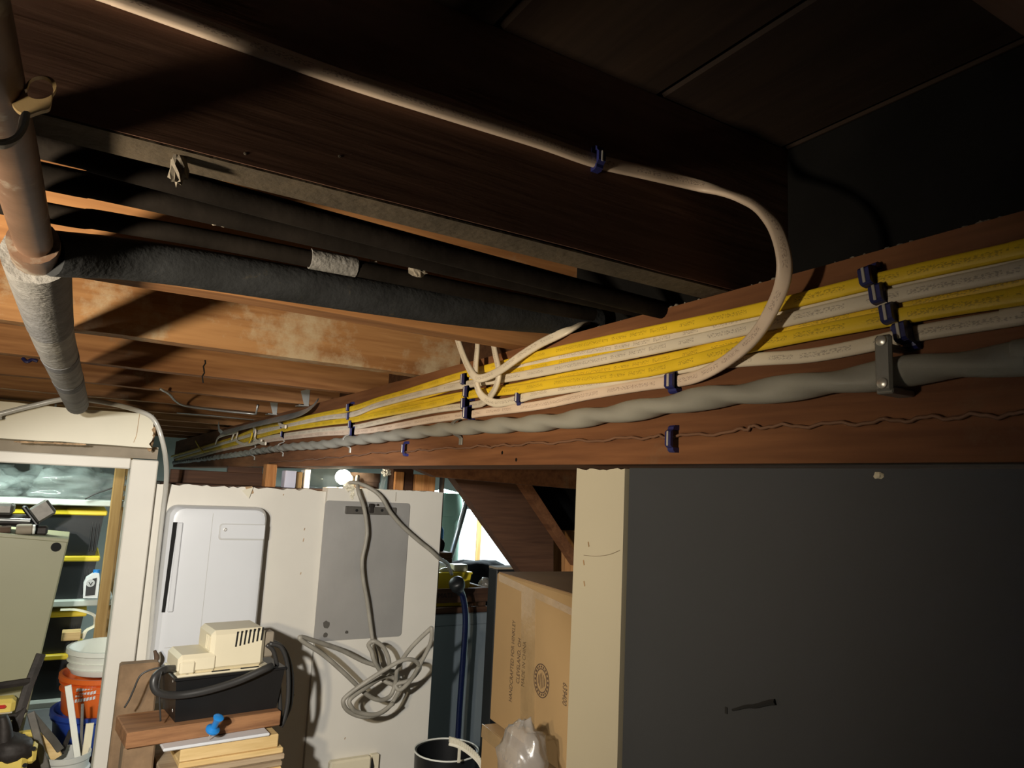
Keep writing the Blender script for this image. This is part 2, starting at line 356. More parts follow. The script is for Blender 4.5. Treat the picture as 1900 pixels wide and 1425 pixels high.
    def lathe(s, prof, center=(0, 0, 0), axis=(0, 0, 1), n=20, cap=True):
        axis = Vector(axis).normalized(); A = axis.orthogonal().normalized(); B = axis.cross(A); c = Vector(center); rings = []
        for r, h in prof:
            ring = []
            for k in range(n):
                a = 2 * math.pi * k / n; s.v.append(c + axis * h + (A * math.cos(a) + B * math.sin(a)) * max(r, 1e-5)); ring.append(len(s.v) - 1)
            rings.append(ring)
        for a, b in zip(rings, rings[1:]):
            for k in range(n): j = (k + 1) % n; s.f.append((a[k], a[j], b[j], b[k]))
        if cap: s.f.append(tuple(reversed(rings[0]))); s.f.append(tuple(rings[-1]))
        return s
    def blob(s, c, r, amp=0.25, freq=2.0, n=22, seed=0.0, flat_z=None):
        c = Vector(c); r = Vector(r); rows = n // 2; vs = []; fs = []
        for i in range(rows + 1):
            th = math.pi * i / rows
            for k in range(n):
                a = 2 * math.pi * k / n
                d = Vector((math.sin(th) * math.cos(a), math.sin(th) * math.sin(a), math.cos(th)))
                q = noise.noise(d * freq + Vector((seed, seed * 2, 1.7))) + 0.5 * abs(noise.noise(d * freq * 2.7 + Vector((seed, 5, 2))))
                p = c + Vector((d.x * r.x, d.y * r.y, d.z * r.z)) * (1 + amp * q)
                if flat_z is not None and p.z < flat_z: p.z = flat_z
                vs.append(p)
        for i in range(rows):
            for k in range(n): j = (k + 1) % n; fs.append((i*n+k, (i+1)*n+k, (i+1)*n+j, i*n+j))
        return s.add(vs, fs)
def world_loc(o):
    l = Vector(o.location)
    while o.parent: o = o.parent; l += Vector(o.location)
    return l
def build(name, mb, m, parent=None, smooth=False, auto=None):
    """one mesh object; its origin is the base of its own geometry, or the parent's origin for a part"""
    if parent is not None: org = world_loc(parent)
    else:
        lo = Vector((min(v[i] for v in mb.v) for i in range(3))); hi = Vector((max(v[i] for v in mb.v) for i in range(3)))
        org = Vector(((lo.x + hi.x) / 2, (lo.y + hi.y) / 2, lo.z))
    me = bpy.data.meshes.new(name)
    me.from_pydata([tuple(v - org) for v in mb.v], [], mb.f)
    if mb.uv:
        uvl = me.uv_layers.new(name='UVMap')
        for pi, poly in enumerate(me.polygons):
            if pi in mb.uv:
                for li, q in zip(poly.loop_indices, mb.uv[pi]): uvl.data[li].uv = q
    me.materials.append(M[m] if isinstance(m, str) else m)
    if smooth:
        for p in me.polygons: p.use_smooth = True
        if auto: 
            try: me.set_sharp_from_angle(angle=math.radians(auto))
            except Exception: pass
    o = bpy.data.objects.new(name, me); COL.objects.link(o)
    if parent is None: o.location = org
    else: o.parent = parent
    return o
def tag(o, label, cat, group=None):
    o['label'] = label; o['category'] = cat
    if group: o['group'] = group
    return o
def thing(name, label, cat, loc, group=None):
    o = bpy.data.objects.new(name, None); o.empty_display_size = 0.02; COL.objects.link(o); o.location = loc
    return tag(o, label, cat, group)
def struct(name, mb=None, m=None, loc=(0, 0, 0), label=None):
    if mb is None:
        o = bpy.data.objects.new(name, None); COL.objects.link(o); o.location = loc
    else: o = build(name, mb, m)
    o['kind'] = 'structure'
    if label: o['label'] = label
    return o
def crm(pts, sub=6):
    """Catmull-Rom through 3D points"""
    P = [Vector(p) for p in pts]; P = [2 * P[0] - P[1]] + P + [2 * P[-1] - P[-2]]; out = []
    for i in range(1, len(P) - 2):
        p0, p1, p2, p3 = P[i-1], P[i], P[i+1], P[i+2]
        for k in range(sub):
            t = k / sub
            out.append(0.5 * ((2*p1) + (p2-p0)*t + (2*p0-5*p1+4*p2-p3)*t*t + (-p0+3*p1-3*p2+p3)*t**3))
    out.append(P[-2].copy()); return out
def text(name, body, size, origin, right, up, m, parent, align='LEFT', lift=0.0006, shear=0.0, vs=1.0):
    cu = bpy.data.curves.new(name, 'FONT'); cu.body = body; cu.size = size; cu.align_x = align; cu.align_y = 'CENTER'; cu.extrude = 0.0; cu.shear = shear; cu.resolution_u = 3
    tmp = bpy.data.objects.new(name + '_tmp', cu); COL.objects.link(tmp)
    dg = bpy.context.evaluated_depsgraph_get(); me = bpy.data.meshes.new_from_object(tmp.evaluated_get(dg))
    bpy.data.objects.remove(tmp); bpy.data.curves.remove(cu)
    R3 = Vector(right).normalized(); U3 = Vector(up).normalized(); N3 = R3.cross(U3); org = Vector(origin) + N3 * lift - world_loc(parent)
    for v in me.vertices:
        c = v.co.copy(); v.co = org + R3 * c.x + U3 * (c.y * vs)
    me.name = name; me.materials.clear(); me.materials.append(M[m])
    o = bpy.data.objects.new(name, me); COL.objects.link(o); o.parent = parent
    return o
def rot_about(p, axis, deg):
    p = Vector(p); return Matrix.Translation(p) @ Matrix.Rotation(math.radians(deg), 4, axis) @ Matrix.Translation(-p)
# ================================================================== STRUCTURE
GX, GB, GT = 0.563, CZ + 0.0332, CZ + 0.2173      # girder face, underside, top (= joist undersides)
JT = GT + 0.184                                    # joist tops / underside of the floor above
D = 2.40                                           # front plane of the partition across the cellar
struct('floor', MB().box((-2.7, -1.6, -0.05), (3.8, 6.4, 0.0)), 'concrete', label='bare concrete cellar floor')
struct('wall_far', MB().box((-2.7, 6.3, 0), (3.8, 6.4, JT)), 'farwall', label='pale far wall of the back room')
struct('wall_left', MB().box((-2.7, -1.6, 0), (-2.6, 6.3, JT)), 'concrete', label='concrete wall on the lamp side')
struct('wall_near', MB().box((-2.6, -1.6, 0), (3.7, -1.5, JT)), 'concrete', label='concrete wall behind the viewer')
struct('wall_outer', MB().box((3.7, -1.6, 0), (3.8, 6.3, JT)), 'farwall', label='outer wall beyond the stairs')
ceil = struct('ceiling', loc=(0, 2.4, JT), label='underside of the floor above, wide boards across the joists')
x = -2.58
while x < 3.68:
    dz = random.uniform(0, 0.002)
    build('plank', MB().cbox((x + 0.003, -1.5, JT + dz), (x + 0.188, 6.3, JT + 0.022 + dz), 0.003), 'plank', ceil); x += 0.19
# joists: 16-inch centres, the first three in view carry their own looks
JL = {0: 'dark floor joist at the top right above the viewer, nearest of all',
      1: 'wide dark brown joist carrying the pale cable, dusty tan underside',
      2: 'joist half hidden behind the black foam pipe, white loops hang beside it',
      3: 'broad lamp-lit orange joist face with whitish stains and a pipe shadow',
      4: 'brown joist with a vertical crack, next past the broad lamp-lit one',
      5: 'clean orange joist held by a metal hanger at the girder',
      6: 'thin-looking brown joist just past the orange joist with the hanger'}
for k in range(-3, 13):
    y0 = 0.512 + 0.406 * (k - 1)
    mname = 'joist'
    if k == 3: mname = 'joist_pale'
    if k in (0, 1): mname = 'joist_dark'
    mb = MB(); n = 30; x0, x1 = -2.6, 0.69
    drop = {4: 0.006, 5: 0.003, 6: 0.0}.get(k, 0.0)
    poly = [(x0, y0, JT)]
    poly += [(x0 + (x1 - x0) * i / n, y0, GT - (0 if i > n - 3 else 0) + random.uniform(0.0, 0.0022)) for i in range(n + 1)]
    poly += [(x1, y0, JT)]
    mb.prism(poly, (0, 0.038, 0))
    j = build('floor_joist', mb, mname)
    tag(j, JL.get(k, 'rough brown floor joist running over the partition' if k > 6 else 'dark floor joist overhead behind the viewer'), 'joist', 'floor joists' if k in JL else ('far floor joists' if k > 6 else 'rear floor joists'))
    if k == 1:
        e = build('dusty_underside', MB().box((-2.6, y0 + 0.001, GT - 0.0012), (GX - 0.002, y0 + 0.037, GT + 0.0003)), 'dust', j); e['label'] = 'tan dusty underside of the joist'
        c = PZ(332, 312, 0.208); build('cobweb', MB().blob(c, (0.006, 0.006, 0.010), 0.6, 3, 12, 3), 'cobweb', j)
        for (px, py) in ((630, 290), (455, 285)):
            build('nail_head', MB().lathe([(0.0, 0), (0.0012, 0.0001), (0.0008, 0.0002)], PY(px, py, y0), (0, -1, 0), 8), 'cobweb', j)
    if k == 4:
        c = PY(378, 688, y0 - 0.001)
        z = MB(); pts = [c + Vector((0.002 * math.sin(i * 2.1), 0, 0.025 - i * 0.0075)) for i in range(8)]
        z.sweep(pts, 0.003, 0.0015, (0, -1, 0), 6); build('crack', z, 'slotblack', j)
    if k in (5, 6):
        h = thing('joist_hanger', 'galvanised joist hanger at the end of the orange joist' if k == 5 else 'small galvanised hanger half hidden behind the steel angle bar', 'hanger', (GX - 0.02, y0 + 0.019, GT - 0.003))
        build('seat', MB().box((GX - 0.030, y0 - 0.002, GT - 0.0035), (GX, y0 + 0.040, GT - 0.0012)), 'galv', h)
        for sy in (y0 - 0.0022, y0 + 0.0385):
            build('side_flange', MB().prism([(GX - 0.014, sy, GT - 0.003), (GX - 0.001, sy, GT - 0.003), (GX - 0.001, sy, GT + 0.05), (GX - 0.028, sy, GT + 0.04)], (0, 0.0015, 0)), 'galv', h)
for k in range(-2, 13):      # blocking boards over the girder, between joists
    y0 = 0.512 + 0.406 * (k - 2) + 0.038
    b = build('blocking_board', MB().cbox((0.653, y0 + 0.001, GT), (0.69, y0 + 0.367, JT), 0.002), 'nearblack' if k < 3 else 'brownwood', ceil)  # near bays near-black, far bays brown
g = MB()
n = 60; Y0, Y1 = -0.9, 5.6
top = [(GX, Y0 + (Y1 - Y0) * i / n, GT - random.uniform(0, 0.0012)) for i in range(n + 1)]
g.prism([(GX, Y0, GB + 0.003)] + [(GX, Y0, GT)] + top[1:] + [(GX, Y1, GB + 0.003), (GX + 0.003, Y1, GB), (GX + 0.003, Y0, GB)][0:1] + [], (0.127, 0, 0))
girder = build('girder', g, 'girder')
tag(girder, 'long reddish brown wooden girder with yellow and white cables along its side', 'girder')
crumbs = MB()
for i in range(26):
    px = random.uniform(1080, 1880); py = 396 + (1900 - px) * 0.262
    p = PX(px, py, GX + 0.004); crumbs.blob((p.x, p.y, GT + 0.0008), (random.uniform(0.001, 0.003),) * 2 + (random.uniform(0.0008, 0.002),), 0.5, 2, 8, i)
cr = build('dust_crumbs', crumbs, 'cobweb', girder); cr['kind'] = 'stuff'
for px, py in ((958, 853), (932, 840)):
    build('nail_head', MB().lathe([(0.0, 0), (0.003, 0.0003), (0.002, 0.0008)], PX(px, py, GX), (-1, 0, 0), 8), 'ironpipe', girder)
# board under the girder, on its far side, running down to the stairs
# charcoal wall and white end strip under the girder
wx = GX + 0.012
ya, yb = PX(1168, 870, wx).y, PX(1077, 870, wx).y
wr = struct('wall_right', MB().box((wx, -1.5, 0), (wx + 0.02, ya, GB - 0.001)), 'darkwall', label='charcoal grey wall panel under the girder')
sc = MB(); p0, p1 = PX(1360, 1316, wx), PX(1440, 1302, wx)
pts = [p0.lerp(p1, i / 8) + Vector((-0.0006, 0, random.uniform(-0.0008, 0.0008))) for i in range(9)]
sc.sweep(pts, lambda t: 0.0012 + 0.0018 * t, None, n=6); pp = PX(1348, 1318, wx)
sc.box((wx - 0.0008, pp.y - 0.0015, pp.z - 0.003), (wx, pp.y + 0.0015, pp.z + 0.003))
build('scuff_mark', sc, 'scuff', wr)
chip = build('paint_chip', MB().blob(PX(1629, 882, wx - 0.001), (0.002, 0.004, 0.003), 0.4, 2, 10, 5), 'cream', wr)
nw = 14
poly = [(wx - 0.006, ya + 0.0015, 0.0)] + [(wx - 0.006, ya + 0.0015 + (yb - ya - 0.0015) * i / nw, GB - 0.0012 - random.uniform(0, 0.003)) for i in range(nw + 1)] + [(wx - 0.006, yb, 0.0)]
tr = struct('trim_1', MB().prism(poly, (0.034, 0, 0)), 'stripwhite', label='warm white painted end board beside the charcoal wall')
ck = MB(); pts = [PX(px, py, wx - 0.0066) for px, py in ((1083, 1030), (1105, 1032), (1130, 1029), (1150, 1021))]
ck.sweep(crm(pts, 3), 0.0008, 0.0006, (-1, 0, 0), 5); build('hairline_crack', ck, 'trimgrey', tr)
for px, py in ((1084, 1083), (1083, 1044), (1092, 1010)):
    p0 = PX(px, py, wx - .0064); build('nick', MB().sweep([p0 + Vector((0, .001, .003)), p0, p0 - Vector((0, .001, .003))], .0022, .0008, (-1, 0, 0), 6), 'brokenwood', tr)
# ------------------------------------------------------------------ partition with the doorway on its left
TOPZ = PY(420, 901, D).z
XP0, XP1, XP2 = PY(288, 900, D).x, PY(606, 905, D).x, PY(819, 912, D).x
XJ = PY(240, 880, D).x
wb = struct('wall_partition', loc=(0.5, D, 0), label='off white painted partition standing below the girder')
def jag(x0, x1, z, yy, th, amp, n=40):
    pl = [(x0, yy, 0.0)] + [(x0 + (x1 - x0) * i / n, yy, z - random.uniform(0, amp)) for i in range(n + 1)] + [(x1, yy, 0.0)]
    return MB().prism(pl, (0, th, 0))
build('panel', jag(XP0 + 0.002, XP1, TOPZ, D, 0.05, 0.007), 'offwhite', wb)
build('panel', jag(XP1 + 0.0015, XP2, PY(720, 908, D - .012).z, D - 0.014, 0.064, 0.003), 'offwhite', wb)
build('panel', MB().box((-2.6, D, 0), (-1.0, D + 0.05, GT)), 'offwhite', wb)
for px, py, l in ((565, 982, .008), (563, 1002, .011), (558, 1064, .007), (526, 918, .004), (640, 1370, .006), (545, 1290, .006)):
    p0 = PY(px, py, D - (.0006 if px < 600 else .0146)); build('nick', MB().sweep([p0 + Vector((.001, 0, l / 2)), p0, p0 - Vector((.001, 0, l / 2))], .0028, .001, (0, -1, 0), 6), 'brokenwood', wb)
sx_ = PY(735, 910, D - .0145).x
build('board_seam', MB().box((sx_, D - .0146, PY(735, 930, D - .0145).z), (sx_ + .0018, D - .0138, PY(735, 913, D - .0145).z)), 'trimgrey', wb)
dc = struct('door_1', loc=(0, D, 0), label='white casing round the open doorway to the storage room')
build('jamb', MB().cbox((XJ, D - 0.022, 0), (XP0, D + 0.09, PY(265, 853, D - .022).z), 0.003), 'offwhite', dc)
build('jamb', MB().cbox((-1.0, D - 0.022, 0), (-0.92, D + 0.09, PY(265, 853, D - .022).z), 0.003), 'offwhite', dc)
zc0, zc1 = PY(120, 864, D - .022).z, PY(120, 843, D - .022).z
build('head_casing', MB().cbox((-0.92, D - 0.020, zc0), (XJ - 0.001, D + 0.09, zc1), 0.003), 'offwhite', dc)
bt = MB().box((-1.0, D - 0.012, zc1 + 0.0005), (XP0 - 0.004, D + 0.03, PY(140, 820, D - .012).z)); build('grey_batten', bt, 'trimgrey', dc)
YH = D - 0.11
hz0, hz1 = PY(140, 822, YH).z, PY(140, 757, YH).z; hx1 = PY(284, 800, YH).x
prof = [(-2.6, YH, hz0), (-2.6, YH, hz1)]
prof += [(-2.6 + (hx1 + 2.6) * i / 50, YH, hz1 + random.uniform(-.002, .001)) for i in range(1, 50)]
rag = [(hx1 + random.uniform(-0.008, 0.004), YH, hz1 - (hz1 - hz0) * i / 9) for i in range(10)]
prof += rag
prof += [(hx1 - (hx1 + 2.6) * i / 50, YH, hz0 + random.uniform(-.001, .003)) for i in range(1, 50)]
hd = struct('trim_2', MB().prism(prof, (0, 0.10, 0)), 'cream', label='cream painted header over the doorway with a broken end')
be = MB()
for i in range(16):
    t = random.random(); be.blob((hx1 + random.uniform(-0.006, 0.006), YH + random.uniform(0.0, 0.08), hz0 + (hz1 - hz0) * t), (0.006, 0.012, 0.009), 0.6, 2.4, 9, i)
be = build('crumbling_end', be, 'brokenwood', hd); be['kind'] = 'stuff'
ck = MB(); pts = [PY(px, py, YH - 0.0004) for px, py in ((259, 768), (256, 790), (253, 808), (248, 821))]
ck.sweep(crm(pts, 4), 0.0016, 0.001, (0, -1, 0), 5); build('crack', ck, 'brokenwood', hd)
rw = MB()
for i in range(22):
    px = 30 + i * 6; rw.blob(PY(px, 819.5 + i * 0.25, YH - 0.001), (0.006, 0.002, 0.0018 + 0.001 * random.random()), 0.5, 2, 8, i)
build('torn_edge', rw, 'brokenwood', hd)['kind'] = 'stuff'
# ================================================================== PIPES
YB = 0.825                                          # the branch's bay, between the first two lit joists
run = [Vector((-0.075, -0.7, CZ + 0.197)), Vector((-0.07, 0.0, CZ + 0.197)), PZ(-40, 60, 0.197), PZ(-8, 180, 0.197), PZ(18, 270, 0.197), PZ(44, 375, 0.196), PZ(66, 465, 0.195)]
low = [PZ(66, 465, 0.195), PZ(80, 540, 0.190), PZ(98, 620, 0.182), PZ(122, 690, 0.172), PZ(143, 750, 0.160)]
pipe = thing('drain_pipe', 'pipe under the joists, bare copper above and grey wrapped below the tee', 'pipe', low[0])
build('copper_length', MB().tube(crm(run, 6), 0.0150, 18), 'copper', pipe, True)
lowp = crm(low, 8)
q = len(lowp) // 3
e0 = lowp[0] + (lowp[1] - lowp[0]).normalized() * 0.012
build('foam_sleeve', MB().tube([e0] + lowp[2:q + 4], lambda t: 0.0285 - 0.0015 * t, 20), 'wrap_d', pipe, True, 40)
build('wrapped_length', MB().tube(lowp[q + 3:], lambda t: 0.0262, 20), 'wrap', pipe, True, 40)
for i, a in enumerate((q + 9, q + 14)):
    if a + 1 < len(lowp):
        build('tape_band', MB().tube([lowp[a], lowp[a + 1]], 0.0268, 20), 'wrap_d', pipe, True, 40)
br = [PY(92, 461, YB), PY(300, 489, YB), PY(700, 552, YB), PY(900, 580, YB), PY(1082, 596, YB), PY(1106, 598, YB)]
build('tee_fitting', MB().tube([run[-1] + (run[-2] - run[-1]).normalized() * 0.03, low[0] + (low[1] - low[0]).normalized() * 0.028], 0.0205, 18), 'copper', pipe, True, 40)
fo = build('black_foam_branch', MB().tube(crm([run[-1] + Vector((0.012, 0, 0.0))] + br[1:], 8), 0.0215, 20), 'foam', pipe, True, 40)
fo['label'] = 'black foam-sleeved branch pipe running to the girder'
def pipe_run(name, label, pts, r, m='ironpipe'):
    pts = [Vector((-1.6, pts[0].y, pts[0].z)), Vector((-0.8, pts[0].y, pts[0].z))] + pts
    return tag(build(name, MB().tube(crm(pts, 6), r, 14), m, None, True, 40), label, 'pipe')
pipe_run('water_pipe', 'upper thin dark pipe close behind the nearest cable-carrying joist', [PY(-60, 236, .615), PY(200, 303, .615), PY(600, 411, .615), PY(1180, 563, .615), PY(1240, 576, .615)], 0.0105)
pipe_run('water_pipe', 'middle dark dusty pipe between the thin upper pipe and black foam pipe', [PY(-60, 296, .67), PY(200, 350, .67), PY(600, 440, .67), PY(1190, 573, .67), PY(1260, 588, .67)], 0.0112)
wp = pipe_run('water_pipe', 'dark pipe just above the black foam pipe with a pale sleeve on it', [PY(-60, 366, .755), PY(200, 411, .755), PY(480, 461, .755), PY(1000, 566, .755), PY(1100, 583, .755)], 0.0095)
build('pale_sleeve', MB().tube([PY(575, 480, .755), PY(660, 496, .755)], 0.0112, 14), 'wrap_d', wp, True, 40)
for i, (px, py, Y) in enumerate(((410, 405, .67), (690, 497, .755), (775, 502, .70))):
    c = PY(px, py, Y); tag(build('cobweb_clump', MB().blob(c, (0.010, 0.005, 0.006), 0.7, 3, 14, i * 3.1), 'cobweb'), ['small pale cobweb clump on the middle dark pipe', 'cobweb hanging at the pipe beside the pale sleeve', 'whitish dust smear on the pipes right of the pale sleeve'][i], 'cobweb')
# pipe clamp round the copper length
cl = thing('pipe_clamp', 'tan pipe clamp with an eyelet around the copper pipe', 'clamp', PZ(18, 268, 0.18))
def disc(c, r, ax, up, n=20): 
    ax = Vector(ax).normalized(); up = Vector(up); up = (up - ax * up.dot(ax)).normalized(); rt = up.cross(ax)
    return [Vector(c) + rt * (r * math.cos(2*math.pi*k/n)) + up * (r * math.sin(2*math.pi*k/n)) for k in range(n)]
YC = 0.43
hole = PY(75, 162, YC)
def pc_(a, b):
    q0 = PY(a, b, YC); return PY(a, b, YC - 0.75 * (q0.x - hole.x))
ep = [pc_(a, b) for a, b in ((97, 178), (99, 165), (96, 152), (88, 144), (77, 141), (64, 143), (55, 150), (51, 162), (46, 166), (19, 173), (22, 192), (31, 204), (39, 209), (41, 214), (52, 214), (75, 206), (90, 202), (94, 194))]
ep = crm(ep + ep[:1], 3)[:-1]
n = len(ep)
inn = []
for k in range(n):
    dv = ep[k] - hole; a = math.atan2(dv.z, dv.x); q0 = Vector((0.0072 * math.cos(a), 0, 0.0066 * math.sin(a))); inn.append(hole + q0 + Vector((0, -0.75 * q0.x, 0)))
build('eyelet_plate', MB().ring_prism(ep, inn, (0, 0.004, 0)), 'clampcream', cl)
arc = [PY(a, b, YC + 0.002) for a, b in ((46, 214), (44, 228), (40, 242), (30, 257), (14, 266), (-4, 268), (-20, 262), (-30, 245), (-34, 225))]
build('clamp_band', MB().sweep(crm(arc, 4), 0.013, 0.0035, lambda i, m, p: (PY(8, 225, YC) - p), 8, flat=0.5), 'wrap', cl, True, 40)
# ================================================================== CABLES ON THE GIRDER
CX = GX - 0.0042
def gpts(lst, off=0.0): return [PX(a, b, CX - off) for a, b in lst]
def flat_cable(name, label, lst, m, w=0.0140, off=0.0, t=0.0062, wob=0.0):
    q = gpts(lst, off); pts = crm([Vector((q[0].x, -0.8, q[0].z)), Vector((q[0].x, -0.2, q[0].z))] + q, 5)
    if wob:
        for i, p in enumerate(pts): p.z += wob * math.sin(i * 0.9) * 0.5
    o = build(name, MB().sweep(pts, w, t, (-1, 0, 0), 12, flat=0.7), m, None, True, 50)
    return tag(o, label, 'cable', 'cables stapled along the girder')
Y1p = [(1960, 446), (1900, 461), (1640, 518), (1400, 576), (1200, 617), (1050, 648), (970, 667), (880, 690), (830, 704), (750, 729), (700, 743), (655, 758), (600, 769), (530, 784), (480, 794), (440, 811), (400, 823), (350, 838), (318, 847)]
W1p = [(1960, 461), (1900, 475), (1640, 529), (1400, 588), (1200, 635), (1050, 660), (970, 676), (880, 698), (830, 710), (750, 734), (700, 748), (655, 763), (600, 774), (530, 789), (480, 799), (440, 816), (400, 828), (330, 846)]
W2p = [(1960, 486), (1900, 500), (1650, 551), (1400, 607), (1200, 650), (1050, 681), (950, 700), (875, 712), (800, 726), (700, 752), (655, 769), (600, 776), (530, 791), (480, 803), (430, 818), (370, 836), (322, 850)]
Y2p = [(1960, 507), (1900, 519), (1640, 575), (1480, 605), (1400, 619), (1250, 640), (1050, 671), (950, 691), (875, 708), (800, 731), (700, 758), (655, 772), (600, 780), (530, 794), (480, 806), (420, 823), (330, 850)]
Y3p = [(1960, 536), (1900, 548), (1680, 585), (1400, 640), (1200, 689), (1050, 708), (950, 724), (875, 732), (800, 751), (700, 770), (655, 779), (600, 786), (530, 797), (480, 810), (420, 828), (360, 843), (326, 853)]
Y4p = [(1960, 531), (1900, 543), (1680, 580), (1400, 631), (1200, 673), (1050, 699), (950, 719), (875, 730), (800, 744), (700, 765), (655, 774), (600, 782), (530, 795), (480, 808), (420, 826), (330, 852)]
flat_cable('power_cable', 'topmost yellow flat cable along the girder', Y1p, 'yellow', 0.0138, 0.005)
flat_cable('power_cable', 'white cable tucked just under the topmost yellow one', W1p, 'white', 0.0132, 0.0)
flat_cable('power_cable', 'second white flat cable, printed, between the two wide yellow runs', W2p, 'white', 0.0135, 0.006)
flat_cable('power_cable', 'thin-looking yellow cable mostly behind the printed white one', Y2p, 'yellow', 0.0120, 0.0)
flat_cable('power_cable', 'wide lower yellow flat cable along the girder', Y3p, 'yellow', 0.0142, 0.006)
flat_cable('power_cable', 'yellow cable peeping out above the wide lower yellow one', Y4p, 'yellow', 0.0125, 0.0)
# cables with loops
def loop_cable(name, label, pts, normals, m, w=0.0135, t=0.0062, cat='cable', group='cables stapled along the girder', sub=6):
    pp = crm(pts, sub); nn = crm(normals, sub)
    return tag(build(name, MB().sweep(pp, w, t, lambda i, n, p: nn[i], 12, flat=0.7), m, None, True, 50), label, cat, group)
gN = Vector((-1, 0, 0)); jN = Vector((0, -1, 0))
W3 = [PX(a, b, CX) for a, b in ((1960, 573), (1900, 586), (1700, 619), (1600, 642), (1500, 660), (1400, 667), (1300, 677), (1200, 694), (1100, 713), (1000, 730), (970, 738))]
W3l = [PX(940, 746, CX - .004), PX(915, 747, CX - .012), PX(893, 733, CX - .020), PX(884, 710, CX - .026), PX(883, 680, CX - .024), PX(886, 645, CX - .018), PX(887, 610, CX - .006)]
W3 = [Vector((CX, -0.8, W3[0].z)), Vector((CX, -0.2, W3[0].z))] + W3
loop_cable('power_cable', 'lowest wide white cable, hooks up into a loop beside the joist', W3 + W3l, [gN] * len(W3) + [gN] * len(W3l), 'white')
W4 = [PX(a, b, CX) for a, b in ((328, 856), (400, 833), (480, 815), (530, 807), (600, 798), (655, 793), (700, 784), (800, 762), (875, 752))]
W4l = [PX(898, 746, CX - .006), PX(915, 728, CX - .016), PX(924, 706, CX - .020), PX(925, 684, CX - .020), PX(919, 655, CX - .016), PX(912, 615, CX - .008)]
loop_cable('power_cable', 'white cable turning up from the girder at the double row of staples', W4 + W4l, [gN] * len(W4 + W4l), 'white', 0.0125)
LA = [PX(840, 600, CX - .02), PX(851, 635, CX - .026), PX(864, 670, CX - .030), PX(878, 695, CX - .030), PX(893, 702, CX - .028), PX(925, 689, CX - .024), PX(965, 661, CX - .018), PX(1000, 639, CX - .012), PX(1035, 622, CX - .006), PX(1062, 610, CX + .006), PX(1085, 600, GX + .03), PX(1105, 594, GX + .07)]
loop_cable('power_cable', 'loose white loop dipping across the yellow cables below the joist', LA, [gN] * (len(LA) - 3) + [Vector((-.8, -.2, .5)), Vector((-.4, -.4, .8)), Vector((-.2, -.4, .9))], 'white')
W5 = [PX(a, b, CX) for a, b in ((330, 859), (400, 838), (480, 821), (530, 813), (600, 805), (655, 802), (700, 797), (800, 779), (875, 769), (900, 765), (1000, 752), (1100, 731), (1200, 714), (1258, 707))]
big = [PX(1300, 696, CX - .005), PX(1350, 668, CX - .014), PX(1400, 624, CX - .023), PX(1438, 562, CX - .032), PX(1455, 508, CX - .040), PX(1450, 455, CX - .044), PX(1428, 407, CX - .045), PX(1385, 372, CX - .045)]
JY = 0.512 - 0.0042
j1 = [PY(1300, 345, JY - .014), PY(1200, 321, JY - .003), PY(1103, 298, JY), PY(1000, 262, JY), PY(820, 205, JY), PY(640, 147, JY), PY(420, 68, JY), PY(210, -8, JY), PY(60, -60, JY)]
j1 += [Vector((-0.6, JY, j1[-1].z)), Vector((-1.5, JY, j1[-1].z))]
loop_cable('power_cable', 'pinkish white cable curving off the girder up along the dark joist', W5 + big + j1,
           [gN] * len(W5) + [gN, gN, Vector((-1, -.2, 0)), Vector((-1, -.5, .1)), Vector((-.9, -.8, .1)), Vector((-.7, -1, 0)), Vector((-.4, -1, 0)), Vector((-.2, -1, 0))] + [jN] * len(j1), 'pink', 0.0138, sub=7)
# heavy twisted grey cable
GC = [(1960, 655), (1900, 664), (1700, 686), (1600, 702), (1400, 728), (1300, 740), (1200, 758), (1100, 773), (1000, 785), (900, 791), (800, 799), (700, 812), (655, 817), (600, 825), (540, 829), (470, 839), (420, 846), (370, 853), (322, 859)]
gc = build('service_cable', MB().sweep(crm([Vector((GX - .0136, -0.8, PX(1960, 655, GX - .0136).z)), Vector((GX - .0136, -0.35, PX(1960, 655, GX - .0136).z)), Vector((GX - .0136, -0.05, PX(1960, 655, GX - .0136).z))] + [PX(a, b, GX - 0.0136) for a, b in GC], 14), 0.0258, 0.0188, (-1, 0, 0), 16, flat=0.85, twist=30.0), 'greycable', None, True, 60)
tag(gc, 'thick twisted grey cable sagging along the girder under the white cables', 'cable')
BW = [(1960, 763), (1900, 768), (1800, 772), (1700, 777), (1600, 784), (1480, 790), (1400, 792), (1370, 799), (1255, 810), (1200, 811), (1100, 817), (1000, 822), (930, 827), (880, 829), (800, 834), (757, 837), (700, 840), (650, 846), (600, 850), (560, 854), (500, 858)]
pp = crm([Vector((GX - .003, -0.8 + .1 * i, PX(1960, 763, GX - .003).z)) for i in range(10)] + [PX(a, b, GX - 0.003) for a, b in BW], 10)
for i, p in enumerate(pp): p.z += 0.0016 * math.sin(i * 0.75) + 0.0008 * math.sin(i * 1.9)
tag(build('thin_wire', MB().tube(pp, 0.0017, 8), 'browncable', None, True), 'thin wavy brown wire low along the girder', 'wire')
